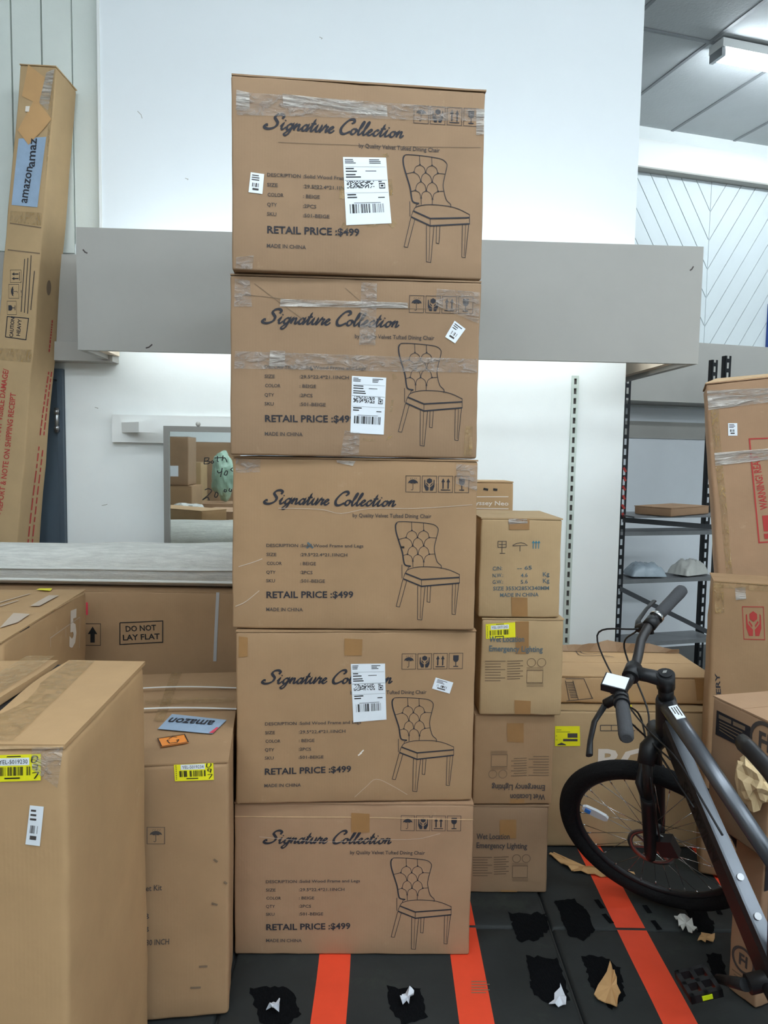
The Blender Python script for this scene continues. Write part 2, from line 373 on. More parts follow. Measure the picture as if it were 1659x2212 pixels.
    def quad(s, face, pts, m, name, lift=.001, label=None, uvs=False, parent=None, grid=8):
        P = [Vector(p if uvs else s.uv(face, *p)) for p in pts]
        q = P2()
        if len(P) == 4:
            for i in range(grid + 1):
                for j in range(grid + 1):
                    a, b = i / grid, j / grid; q.v.append(tuple((P[0] * (1 - a) + P[1] * a) * (1 - b) + (P[3] * (1 - a) + P[2] * a) * b))
            q.f = [[i * (grid + 1) + j, (i + 1) * (grid + 1) + j, (i + 1) * (grid + 1) + j + 1, i * (grid + 1) + j + 1] for i in range(grid) for j in range(grid)]
        else: q.poly(P)
        return s.print(face, q, m, name, parent, lift, label)
    def lines(s, face, segs, m, name, wd, lift=.0013, label=None, smooth=False):
        """polylines given in photo pixels; wd in metres"""
        if name == 'crease' and len(segs) > 1: return [s.lines(face, [g_], m, name, wd, lift, label, smooth) for g_ in segs]
        q = P2()
        for sg in segs:
            p = [Vector(s.uv(face, *a)) for a in sg]; q.line(catmull(p, 4) if smooth and len(p) > 2 else p, wd)
        return s.print(face, q, m, name, None, lift, label)
    def icon(s, face, kind, x0, y1, x1, y0, m='ink', name='handling_symbol'):
        """symbol whose lower left, lower right and upper left are the pixels (x0, y1), (x1, y1), (x0, y0)"""
        a, b, c = (Vector(s.uv(face, *p)) for p in ((x0, y1), (x1, y1), (x0, y0)))
        e1 = b - a; e2 = (c - a) / 1.15
        return s.print(face, ICON[kind].map(lambda x, y: tuple(a + e1 * x + e2 * y)), m, name)
def MX(x, y, z, yaw=0, rx=0, ry=0):
    return Matrix.Translation((x, y, z)) @ Matrix.Rotation(math.radians(yaw), 4, 'Z') @ Matrix.Rotation(math.radians(rx), 4, 'X') @ Matrix.Rotation(math.radians(ry), 4, 'Y')
def MF(x, y, z, yaw, d, rx=0, ry=0):      # x, y = middle of the front face's foot
    return MX(x, y, z, yaw, rx, ry) @ Matrix.Translation((0, d / 2, 0))
def barcode(q, x0, y0, x1, y1, n, seed, fill=.55):
    rr = random.Random(seed); st = (x1 - x0) / n
    for k in range(n):
        if rr.random() < fill + .1: q.rect(x0 + k * st, y0, x0 + k * st + st * rr.choice((.45, .7, 1)), y1)
def lines_of_type(q, x0, x1, y, h, n, dy, seed):
    rr = random.Random(seed)
    for k in range(n): q.rect(x0, y - k * dy - h, x0 + (x1 - x0) * rr.uniform(.5, 1), y - k * dy)
def on_label(C, face, lab_pts, m, name, q, parent, lift=.0022, uvs=False):
    """prints q (unit square, y up) onto the label quad: pts order BL BR TR TL"""
    P = [Vector(p if uvs else C.uv(face, *p)) for p in lab_pts]
    return C.print(face, q.map(lambda a, b: tuple((P[0] * (1 - a) + P[1] * a) * (1 - b) + (P[3] * (1 - a) + P[2] * a) * b)), m, name, parent, lift)
def shipping_label(C, face, pts, seed):
    l = C.quad(face, pts, 'label_white', 'shipping_label', .0018)
    q = P2(); lines_of_type(q, .04, .3, .97, .012, 3, .025, seed); lines_of_type(q, .6, .92, .97, .012, 3, .025, seed + 1)
    q.rect(.03, .855, .97, .858); lines_of_type(q, .05, .35, .84, .018, 2, .04, seed + 2); q.rect(.5, .79, .75, .8); lines_of_type(q, .05, .45, .75, .018, 2, .035, seed + 3)
    q.rect(.02, .655, .98, .66); rr = random.Random(seed)
    for i in range(26):
        for j in range(7):
            if rr.random() < .55: q.rect(.06 + i * .024, .54 + j * .0155, .06 + i * .024 + .022, .54 + j * .0155 + .014)
    q.frame(.8, .54, .92, .61, .015); q.rect(.83, .56, .89, .59); q.rect(.78, .63, .86, .645)
    q.rect(.02, .47, .98, .473); lines_of_type(q, .06, .35, .455, .02, 2, .04, seed + 5); q.rect(.75, .39, .9, .405)
    q.rect(.2, .318, .8, .325); barcode(q, .1, .17, .9, .305, 46, seed)
    on_label(C, face, pts, 'ink_black', 'label_print', q, l); return l
def small_label(C, face, pts, seed):
    l = C.quad(face, pts, 'label_white', 'white_sticker', .0018); q = P2()
    lines_of_type(q, .12, .8, .9, .05, 3, .11, seed); barcode(q, .2, .3, .75, .5, 16, seed); q.rect(.25, .14, .7, .24)
    on_label(C, face, pts, 'ink_soft', 'label_print', q, l); return l
def yellow_tag(C, face, pts, code, hand, seed):
    l = C.quad(face, pts, 'yellow', 'yellow_sticker', .0018)
    on_label(C, face, pts, 'label_white', 'code_field', P2().rect(.17, .6, .78, .88), l, .0022)
    q = P2().put(text2(code, .0), lambda x, y: (.2 + .55 * x, .66 + .16 * y)); barcode(q, .13, .22, .8, .55, 44, seed)
    q.rect(.35, .92, .62, .955); q.rect(.3, .1, .6, .15)
    for k in range(8): q.rect(.04, .1 + k * .1, .06, .15 + k * .1)
    on_label(C, face, pts, 'ink_black', 'sticker_print', q, l, .0026)
    if hand:
        q = P2()
        for k, ch in enumerate(hand):
            y = .72 - k * .3
            pts2 = {'0': [(.84, .2), (.83, .0), (.89, -.02), (.94, .08), (.93, .2), (.86, .22), (.84, .15)], '9': [(.94, .16), (.87, .2), (.86, .08), (.93, .08), (.94, .18), (.92, -.02)],
                    '7': [(.84, .18), (.95, .2), (.94, .12), (.88, -.04)]}[ch]
            q.line([(p.x, p.y + y) for p in catmull(pts2, 3)], .028)
        on_label(C, face, pts, 'ink_black', 'marker_writing', q, l, .0028)
    return l

# ================================================================== THE SETTING
ZC = 4.25                                   # ceiling level
YW = math.radians(16)                       # the far right wall and the ceiling grid run at 16 degrees
U = Vector((math.cos(YW), math.sin(YW), 0)); V = Vector((-math.sin(YW), math.cos(YW), 0))
def UV(u, v, z): return U * u + V * v + Vector((0, 0, z))
MUV = Matrix.Rotation(YW, 4, 'Z')           # (u, v, z) -> world
VW = 5.38                                   # the far right wall stands at v = 5.38
WY = math.radians(3)
MW = Matrix.Translation((0, 3.8, 0)) @ Matrix.Rotation(WY, 4, 'Z')     # partition wall: local x along it, y = 0 its face
def WX(px, py, y=0.0):                      # pixel -> local (x, z) on the plane y of the partition
    I = MW.inverted(); c = I @ Vector((0, 0, CH)); r = I.to_3x3() @ ray(px, py); p = c + r * ((y - c.y) / r.y); return p.x, p.z

fl = struct(G().box((-5, -6.5, -.12), (7, 8, -.022)).build('floor', 'floor'), 'grey concrete shop floor')
ceil = struct(G().box((-5.2, -7, ZC + .03), (7.2, 8.2, ZC + .1)).build('ceiling', 'tile'), 'suspended ceiling of pale speckled tiles')
struct(G().box((-5.1, -6.6, -.12), (-5, 5, ZC + .03)).build('wall_left', 'wall_white'), 'plain white side wall')
struct(G().box((7, -6.6, -.12), (7.1, 8.1, ZC + .03)).build('wall_side', 'wall_white'), 'plain white side wall at the far right')
struct(G().box((-5, -6.6, -.12), (7, -6.5, ZC + .03)).build('wall_rear', 'wall_white'), 'plain white wall behind the camera')

# ceiling tiles and runners, the grid square with the far right wall
u0, v0 = 2.94 * 1.12, 3.97                  # a crossing of the grid seen in the photograph
q = PZ(1533, 92, ZC); u0, v0 = q.dot(U), q.dot(V)
tile = None; TU, TV = .61, 1.22
for i in range(-10, 8):
    for j in range(-7, 2):
        c = UV(u0 + (i + .5) * TU, v0 + (j + .5) * TV, 0)
        if not (-4.6 < c.x < 6.6 and -6 < c.y < 7.4) or c.dot(V) > VW - .2 or (c.y > 3.6 and c.x < .7): continue
        M = MUV @ Matrix.Translation((u0 + (i + .5) * TU, v0 + (j + .5) * TV, ZC))
        if tile is None:
            tile = G().box((-TU / 2 + .006, -TV / 2 + .006, .006), (TU / 2 - .006, TV / 2 - .006, .02)).build('ceiling_tile', 'tile', ceil); tile.matrix_local = M
        else: share(tile, ceil, M)
for i in range(-10, 9):
    g = G().box((u0 + i * TU - .012, -6, ZC), (u0 + i * TU + .012, VW, ZC + .006)); g.build('ceiling_runner', 'runner', ceil, MUV)
for j in range(-7, 3):
    if v0 + j * TV < VW: G().box((-5, v0 + j * TV - .012, ZC - .001), (7, v0 + j * TV + .012, ZC + .005)).build('ceiling_runner', 'runner', ceil, MUV)

# far right wall with herringbone boards
wr = struct(G().box((.6, VW, -.1), (7.4, VW + .1, ZC + .03)).build('wall_back', 'wall_white', None, MUV), 'far white wall behind the black rack')
def wall_right(px, py, v=VW):
    r = ray(px, py); c = Vector((0, 0, CH)); t = (v - c.dot(V)) / r.dot(V); p = c + r * t; return p.dot(U), p.z
sa = wall_right(1527, 560)[0]; zt = wall_right(1500, 372)[1]; zb = wall_right(1580, 745)[1] - .15
def clip(poly, a, b, c):                    # keep a*x + b*y <= c
    out = []
    for i in range(len(poly)):
        p, q = poly[i], poly[(i + 1) % len(poly)]; dp, dq = a * p[0] + b * p[1] - c, a * q[0] + b * q[1] - c
        if dp <= 0: out.append(p)
        if dp * dq < 0: t = dp / (dp - dq); out.append((p[0] + t * (q[0] - p[0]), p[1] + t * (q[1] - p[1])))
    return out
SL = math.tan(math.radians(58)); STEP = .235
for side in (-1, 1):
    for k in range(-12, 12):
        z0 = zb + .05 + k * STEP
        lo = z0 + .006; hi = z0 + STEP - .006
        x0, x1 = (sa - 1.25, sa - .002) if side < 0 else (sa + .002, sa + 1.25)
        p = [(x0, zb), (x1, zb), (x1, zt), (x0, zt)]
        p = clip(p, side * SL, -1, side * SL * sa - lo) if len(p) > 2 else p
        # boards rise away from the apex line: lo <= z - SL*|s - sa| <= hi
        p = [(x0, zb), (x1, zb), (x1, zt), (x0, zt)]
        p = clip(p, side * SL, -1, side * SL * sa - lo); p = clip(p, -side * SL, 1, -side * SL * sa + hi) if len(p) > 2 else []
        if len(p) < 3: continue
        n = len(p); g = G().add([(a, VW - .012, b) for a, b in p] + [(a, VW, b) for a, b in p], [list(range(n)), list(range(2 * n - 1, n - 1, -1))] + [(i, (i + 1) % n, n + (i + 1) % n, n + i) for i in range(n)])
        g.build('herringbone_board', 'board_pale', wr, MUV)
vz = [wall_right(1450, y)[1] for y in (314, 332, 379)]
t4 = struct(G().box((.7, VW - .09, vz[2]), (7, VW, vz[1])).build('trim_1', 'trim_white', None, MUV), 'white valance strip under the ceiling of the far wall')
G().box((.7, VW - .05, vz[1]), (7, VW, vz[0])).build('upper_strip', 'trim_white', t4, MUV)
G().box((.7, VW - .1, vz[2] - .012), (7, VW, vz[2])).build('grey_bead', 'wall_grey', t4, MUV)  # thin grey strip along the valance's lower edge
# grey soffit of the far wall and the panel below it
VS = 4.98
a, b = wall_right(1582, 745, VS)[1], wall_right(1444, 868, VS)[1]
struct(G().box((.9, VS, b), (7, VW, a)).build('trim_2', 'wall_grey', None, MUV), 'grey boxed soffit along the far wall above the black rack')
struct(G().box((.9, VW - .03, -.02), (7, VW - .001, b - .02)).build('trim_3', 'shade_panel', None, MUV), 'pale grey wall panels under the far soffit')
za, zb3 = wall_right(1450, 912, VW - .04)[1], wall_right(1450, 948, VW - .04)[1]
G().box((.9, VW - .045, zb3), (7, VW - .031, za)).build('rail', 'wall_grey', bpy.data.objects['trim_3'], MUV)
bs = wall_right(1656, 655)[0]
o = G().box((bs, VW - .05, wall_right(1656, 752)[1]), (bs + .5, VW - .013, wall_right(1656, 657)[1])).build('sign_board', 'blue_sign', None, MUV); tag(o, 'blue sign board on the far white wall at the right edge', 'sign')

# partition wall: lower wall, upper panel, strip, planks, door
xl = WX(143, 1000)[0]; xr = WX(1352, 800)[0]; zf = 2.0
wp = struct(G().box((xl, 0, -.02), (xr, .12, 2.6)).build('wall_partition', 'wall_white', None, MW), 'white partition wall behind the carton stack')
xp = WX(215, 240, -.05)[0]
G().box((xp, -.05, 2.35), (xr, .12, ZC + .03)).build('upper_panel', 'wall_panel', wp, MW)
xs = WX(160, 300)[0]
G().box((xs, 0, 2.35), (xp, .12, ZC + .03)).build('upper_strip', 'plank_white', wp, MW)
G().box((xp - .006, -.056, 2.35), (xp + .006, -.05, ZC)).build('corner_bead', 'trim_white', wp, MW)
wl = struct(G().box((-3.7, .01, -.02), (xl, .12, ZC + .03)).build('wall_planked', 'wall_white', None, MW), 'white planked wall above the door at the left')
pw = WX(95, 100)[0] - WX(30, 100)[0]; x = xs
z0p = WX(100, 546)[1]
for k in range(13):
    G().box((x - pw + .004, -.012, z0p), (x - .004, .01, ZC + .03)).build('plank', 'plank_white', wl, MW); x -= pw
# grey band left of the fascia
zb0, zb1, zb2 = WX(120, 778, -.1)[1], WX(120, 736, -.1)[1], WX(120, 546, -.1)[1]
xb = WX(243, 779, -.1)[0]
tb = struct(G().box((-3.7, -.08, zb1), (xb, 0.009, zb2)).build('trim_4', 'wall_grey', None, MW), 'grey painted band on the wall left of the fascia')
G().box((-3.7, -.1, zb0), (xb, 0.009, zb1 - .003)).build('lower_board', 'wall_grey', tb, MW)
# fascia box in front of the wall
FY = -.42
x0, zt0 = WX(164, 492, FY); x1, zb_ = WX(1508, 786, FY); zt1 = WX(1514, 531, FY)[1]; ztm = (zt0 + zt1) / 2; zbm = (WX(170, 756, FY)[1] + zb_) / 2
fa = struct(G().box((x0, FY, zbm), (x1, FY + .03, ztm)).build('trim_5', 'wall_grey', None, MW), 'long grey fascia box projecting from the white wall behind the carton stack')
G().box((x0, FY + .03, zbm), (x0 + .03, -.1, ztm - .02)).build('side_board', 'wall_grey', fa, MW)
G().box((x1 - .035, FY + .03, zbm), (x1, .6, ztm - .02)).build('side_board', 'wall_grey', fa, MW)
G().box((x0 + .03, FY + .03, zbm + .02), (x0 + .07, -.05, zbm + .09)).build('inner_batten', 'raw_wood', fa, MW)
G().box((x1 - .075, FY + .03, zbm + .02), (x1 - .035, .5, zbm + .09)).build('inner_batten', 'raw_wood', fa, MW)
for (sx, sy, dx, dy) in ((184, 543, 10, 8), (322, 748, 14, -8), (1494, 580, 8, -9)):
    a = WX(sx - dx / 2, sy - dy / 2, FY); b = WX(sx + dx / 2, sy + dy / 2, FY)
    q = P2().line([a, ((a[0] + b[0]) / 2, (a[1] + b[1]) / 2 - .004), b], .006); G().add([(p[0], FY - .0006, p[1]) for p in q.v], q.f).build('scuff', 'ink_soft', fa, MW)
# marks on the walls
for (sx, sy, dx, dy, yy) in ((297, 240, 10, 16, -.05), (690, 80, 4, 5, -.05), (220, 1092, 12, -3, 0), (205, 880, 6, 3, 0), (400, 385, 5, 4, -.05)):
    a = WX(sx, sy, yy); b = WX(sx + dx, sy + dy, yy); q = P2().line([a, ((a[0] * 2 + b[0]) / 3 + .01, (a[1] + b[1]) / 2), b], .003)
    G().add([(p[0], yy - .0006, p[1]) for p in q.v], q.f).build('smudge', 'wall_grey', wp, MW)
# door
dx1 = xl - .002; dz = WX(120, 797, -.01)[1]; lx = WX(127, 900, -.01)[0]; lz = WX(110, 823, -.01)[1]
door = struct(G().box((lx - .9, -.01, -.015), (lx - .004, .009, lz)).build('door_1', 'door', None, MW), 'blue-grey steel door behind the leaning carton')
G().box((lx, -.03, -.015), (dx1, .009, dz)).build('door_frame', 'door_frame', door, MW)
G().box((lx - .98, -.03, lz + .006), (lx, .009, dz)).build('door_frame', 'door_frame', door, MW)
G().box((lx - .98, -.03, -.015), (lx - .905, .009, lz + .006)).build('door_frame', 'door_frame', door, MW)
a, b = WX(127, 934, -.03), WX(127, 881, -.03)
G().tube([(lx - .002, -.032, a[1]), (lx - .002, -.032, b[1])], .011, 10).build('hinge', 'steel', door, MW)
for zz in (a[1] + .02, b[1] - .02): G().tube([(lx - .002, -.032, zz - .012), (lx - .002, -.032, zz + .012)], .014, 10).build('hinge_knuckle', 'steel', door, MW)
# ledger board and block on the wall
a, b = WX(242, 955, -.03), WX(502, 900, -.03)
led = G().box((a[0], -.03, a[1]), (b[0] + .5, 0, b[1])).build('trim_6', 'trim_white', None, MW); struct(led, 'white ledger board screwed to the wall above the mirror')
a, b = WX(300, 934, -.13), WX(336, 912, -.13); c = WX(263, 934, -.03)[0]; d = b[0] - a[0]
G().add([(c, -.03, a[1]), (c + d, -.03, a[1]), (b[0], -.13, a[1]), (a[0], -.13, a[1]), (c, -.03, b[1]), (c + d, -.03, b[1]), (b[0], -.13, b[1]), (a[0], -.13, b[1])], [(3, 2, 1, 0), (4, 5, 6, 7), (0, 1, 5, 4), (1, 2, 6, 5), (2, 3, 7, 6), (3, 0, 4, 7)]).build('block', 'trim_white', led, MW)
a = WX(428, 916, -.03); G().lathe([(0, -.0315), (.012, -.0315), (.012, -.03), (0, -.03)], 16, 'Y', (a[0], 0, a[1]), False).build('screw_cap', 'wall_grey', led, MW)
# slotted standard on the wall
def standard(g, x, y, z0, z1, wd, pitch, dp=.012):
    g.box((x - wd / 2, y - dp, z0), (x - wd / 5, y, z1)); g.box((x + wd / 5, y - dp, z0), (x + wd / 2, y, z1))
    z = z0
    while z < z1: g.box((x - wd / 5, y - dp, z), (x + wd / 5, y, min(z + pitch * .4, z1))); z += pitch
    return g
a, b = WX(1241, 812), WX(1222, 1400)
o = standard(G(), (a[0] + b[0]) / 2, -.001, .2, a[1], .034, .05).build('shelf_standard', 'steel_white', None, MW); tag(o, 'pale slotted metal shelf standard fixed to the white wall', 'shelf standard')
G().box(((a[0] + b[0]) / 2 - .008, -.003, .2), ((a[0] + b[0]) / 2 + .008, -.0015, a[1])).build('slot_backing', 'ink_soft', o, MW)

# ---------------- strip lights hidden inside the fascia box (they light the wall above and below it)
FZ = zbm + .24
for xa, nm in ((-1.3, 'left'), (.06, 'right')):
    t = thing('valance_light', 'lit fluorescent batten inside the grey fascia box, %s of two' % nm, 'strip light', MW @ Matrix.Translation((xa, FY + .03, FZ)), 'battens inside the fascia')
    G().box((0, .001, -.03), (1.2, .035, .03)).build('housing', 'trim_white', t)
    G().tube([(.03, .055, 0), (1.17, .055, 0)], .013, 12).build('tube', 'tube_small', t)
    for x in (.01, 1.17): G().box((x, .036, -.02), (x + .02, .07, .02)).build('tube_holder', 'trim_white', t)

# ---------------- ceiling lights
def fixture(c, label, L=1.22 * 2, group='fluorescent ceiling lights'):
    M = Matrix.Translation(c) @ MUV
    t = thing('fluorescent_light', label, 'ceiling light', M, group)
    G().box((0, -.065, -.055), (L, .065, -.002)).build('housing', 'trim_white', t)
    g = G(); prof = [(-.055, -.058), (-.052, -.09), (-.03, -.105), (.03, -.105), (.052, -.09), (.055, -.058)]
    vs = [(x, a, b) for x in (.03, L - .03) for a, b in prof]; n = len(prof)
    g.add(vs, [(i, (i + 1) % n, n + (i + 1) % n, n + i) for i in range(n)] + [list(range(n)), list(range(2 * n - 1, n - 1, -1))]); g.build('lens', 'tube', t)
    for x in (0, L - .028): G().box((x, -.058, -.108), (x + .028, .058, -.055)).build('end_cap', 'steel', t)
    return t
e = PZ(1546, 118, ZC - .08); e.z = ZC - .003
fixture(e, 'lit fluorescent strip light on the tiled ceiling at the upper right')
eu, ev = e.dot(U), e.dot(V)
ORD = ('first', 'second', 'third', 'fourth', 'fifth')
for j in range(3):
    for n, i in enumerate((-2, -1, 0, 1)):
        c = UV(eu - .6 + (i) * 2.7, ev - 3.66 - j * 2.44, ZC - .003)
        if -4.8 < c.x < 4.4 and -6 < c.y < 3: fixture(c, 'lit fluorescent strip light overhead behind the camera, %s row, %s from the left' % (ORD[j], ORD[n]))

# ================================================================== FLOOR MATS
def floor_uv(px, py): p = PZ(px, py, 0); return (p.x, p.y)
seam_x = .593; seam_y = 2.405; MWD = 1.045
tapes = {-1: (), 0: (-.135, .28), 1: (.865, 1.34)}
mats = {}
for i, (mx0, mx1, tp) in enumerate(((-1.5, -.452, (-1.2, -.75)), (-.452, seam_x, (-.135, .283)), (seam_x, seam_x + MWD, (.865, 1.34)))):
    for j, (my0, my1) in enumerate(((1.5, seam_y), (seam_y, 3.3))):
        lab = {(0, 0): 'black orange-striped floor mat under the front left cartons', (0, 1): 'black orange-striped floor mat under the rear left cartons',
               (1, 0): 'black floor mat with two orange stripes in front of the carton stack', (1, 1): 'black orange-striped floor mat under the carton stack and the small cartons',
               (2, 0): 'black floor mat with orange stripe, torn white and brown scraps beside its left seam', (2, 1): 'black floor mat with orange stripe under the front bicycle wheel'}[(i, j)]
        t = thing('floor_mat', lab, 'floor mat', Matrix.Identity(4), 'black floor mats'); mats[i, j] = t
        g = G(); r = .012; n = 14; m = 14; sl = []
        xs_ = [mx0 + .003, mx0 + .006, mx0 + .014] + [mx0 + .014 + (mx1 - mx0 - .028) * k / n for k in range(1, n)] + [mx1 - .014, mx1 - .006, mx1 - .003]
        ys_ = [my0 + .003, my0 + .006, my0 + .014] + [my0 + .014 + (my1 - my0 - .028) * k / m for k in range(1, m)] + [my1 - .014, my1 - .006, my1 - .003]
        vs = []
        for x in xs_:
            for y in ys_:
                e_ = min(x - mx0, mx1 - x, y - my0, my1 - y) - .003
                vs.append((x, y, -.0015 - (.016 if e_ < .001 else .004 if e_ < .008 else 0)))
        K = len(ys_); fs = [(a * K + b, (a + 1) * K + b, (a + 1) * K + b + 1, a * K + b + 1) for a in range(len(xs_) - 1) for b in range(K - 1)]
        g.add(vs, fs, True); g.box((mx0 + .004, my0 + .004, -.0219), (mx1 - .004, my1 - .004, -.017)); g.build('mat_body', 'mat_black', t)
        for c in tp:
            q = P2(); N = 14; y0, y1 = my0 + .006, my1 - .006; wob = lambda y: .004 * noise.noise(Vector((c * 9, y * 3, 2)))
            q.line([(c + wob(y0 + (y1 - y0) * k / N), y0 + (y1 - y0) * k / N) for k in range(N + 1)], .1)
            G().add([(a, b, -.0008) for a, b in q.v], q.f).build('orange_stripe', 'orange_tape', t)
def ragged(par, pts, seed, name='ragged_patch', m='ragged_black', z=-.0004, fr=.006, n=3):
    rr = random.Random(seed); P = [Vector(floor_uv(*p)) for p in pts]; out = []
    for k in range(len(P)):
        a, b = P[k], P[(k + 1) % len(P)]; L = (b - a).length; s = max(2, int(L / .012))
        nn = Vector((b.y - a.y, a.x - b.x)).normalized()
        for i in range(s): out.append(a + (b - a) * i / s + nn * rr.uniform(-fr, fr) * (.5 if i % 2 else 1) + Vector((0, rr.uniform(-fr, fr))))
    c = sum(out, Vector((0, 0))) / len(out); k = len(out)
    g = G().add([(p.x, p.y, z) for p in out] + [(c.x, c.y, z)], [(i, (i + 1) % k, k) for i in range(k)]); return g.build(name, m, par)
ragged(mats[1, 1], [(1098, 1972), (1178, 1972), (1186, 2010), (1160, 2034), (1118, 2032)], 1)
ragged(mats[2, 1], [(1198, 1945), (1240, 1940), (1270, 1970), (1286, 2010), (1262, 2034), (1225, 2018)], 2)
ragged(mats[1, 0], [(1136, 2064), (1205, 2070), (1222, 2120), (1232, 2160), (1180, 2170), (1148, 2140)], 3)
ragged(mats[2, 0], [(1255, 2064), (1300, 2064), (1340, 2090), (1352, 2150), (1318, 2180), (1278, 2130)], 4)
ragged(mats[2, 1], [(1478, 1953), (1515, 1953), (1545, 2000), (1540, 2026), (1500, 2006)], 5)
ragged(mats[2, 0], [(1525, 2060), (1558, 2062), (1572, 2110), (1540, 2114)], 6)
ragged(mats[1, 0], [(540, 2132), (628, 2132), (650, 2190), (622, 2215), (560, 2210)], 7)
ragged(mats[1, 0], [(835, 2132), (905, 2134), (925, 2200), (870, 2214), (845, 2180)], 8)
for (a, b) in (((1288, 1943), (1302, 1962)), ((1304, 1974), (1322, 1994)), ((1392, 1955), (1404, 1972)), ((1410, 1988), (1426, 2008)), ((1543, 1952), (1556, 1975))):
    q = P2().line([floor_uv(*a), floor_uv(*b)], .018); G().add([(x, y, -.0003) for x, y in q.v], q.f).build('torn_slit', 'ragged_black', mats[2, 1])
for k in range(5):
    a = floor_uv(1018, 2120 + k * 6); b = floor_uv(1050 + (k % 2) * 8, 2120 + k * 6); q = P2().line([a, b], .004); G().add([(x, y, -.0003) for x, y in q.v], q.f).build('small_print', 'ink_faint', mats[1, 0])
def scrap(name, label, pts, m, seed, z=.004, curl=.03, cat='scrap'):
    rr = random.Random(seed); P = [Vector(floor_uv(*p)) for p in pts]; c = sum(P, Vector((0, 0))) / len(P); ring = []
    for k in range(len(P)):
        a, b = P[k], P[(k + 1) % len(P)]
        for i in range(4): ring.append(a + (b - a) * i / 4 + Vector((rr.uniform(-1, 1), rr.uniform(-1, 1))) * .004)
    g = G(); n = len(ring); zz = [z + rr.random() * curl for _ in ring]
    vs = [(p.x, p.y, h) for p, h in zip(ring, zz)] + [(c.x, c.y, z + curl * .4)]; vs += [(x, y, h - .003) for x, y, h in vs]
    fs = [(i, (i + 1) % n, n) for i in range(n)] + [((i + 1) % n + n + 1, i + n + 1, 2 * n + 1) for i in range(n)] + [(i, i + n + 1, (i + 1) % n + n + 1, (i + 1) % n) for i in range(n)]
    return tag(g.add(vs, fs).build(name, m), label, cat, 'torn scraps on the floor mats')
scrap('paper_scrap', 'torn white paper triangle on the black mat beside the seam', [(1188, 2176), (1224, 2178), (1212, 2132)], 'scrap_white', 1)
scrap('cardboard_scrap', 'torn brown cardboard triangle on the black mat right of the seam', [(1281, 2158), (1330, 2184), (1338, 2150), (1330, 2110), (1318, 2086)], 'kraft', 2, .004, .012)
scrap('cardboard_scrap', 'small pale cardboard chip on the mat behind the brown triangle', [(1508, 2036), (1536, 2040), (1544, 2026), (1514, 2018)], 'kraft', 3, .004, .012)
scrap('plastic_scrap', 'crumpled grey plastic film on the mat beyond the front wheel', [(1456, 1988), (1484, 1984), (1506, 2012), (1492, 2024), (1468, 2010)], 'bag_clear', 4, .004, .03)
scrap('paper_scrap', 'white paper shred on the mat left of the orange stripe below the stack', [(574, 2190), (600, 2192), (606, 2176), (590, 2168)], 'scrap_white', 5)
scrap('paper_scrap', 'white paper shred on the mat right of the orange stripe below the stack', [(862, 2174), (884, 2178), (896, 2156), (878, 2150)], 'scrap_white', 6)

# ================================================================== MAIN STACK
GRP = 'chair cartons in the tall stack'
DIM = .57
def stack_box(label, cpx, cpy, yf, z0, z1, w, yaw, m, seed, du=0, dv=0):
    p = PY(cpx, cpy, yf)
    C = Carton('chair_carton', label, w, DIM, z1 - z0 - .002, MF(p.x, yf, z0 + .001, yaw, DIM), m, .0045, seed, group=GRP)
    C.du, C.dv = du, dv; return C
b5 = stack_box('printed chair carton at the bottom of the tall stack, on the black mat', 763, 1940, 2.25, 0, .507, .752, 1.2, 'card_a', 5, -.008, -.012)
b4 = stack_box('printed chair carton second from the bottom, white label over its script title', 770, 1550, 2.245, .507, 1.059, .74, 4.5, 'card_b', 4, -.015, .0)
b3 = stack_box('printed chair carton in the middle of the tall stack, without any white label', 766, 1175, 2.24, 1.059, 1.588, .742, 1.8, 'card_b', 3)
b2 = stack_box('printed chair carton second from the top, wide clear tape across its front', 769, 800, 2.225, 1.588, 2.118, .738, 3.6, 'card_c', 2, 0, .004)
b1 = stack_box('printed chair carton at the top of the tall stack, two white labels', 777, 405, 2.21, 2.118, 2.662, .73, 5.6, 'card_c', 1, .002, .012)  # top two cartons get darker card to offset the stronger light up there
K3 = lambda x, y: b3.uv('front', 480 + x / 2.765, 980 + y / 2.765)     # tracing of the clearest carton's front
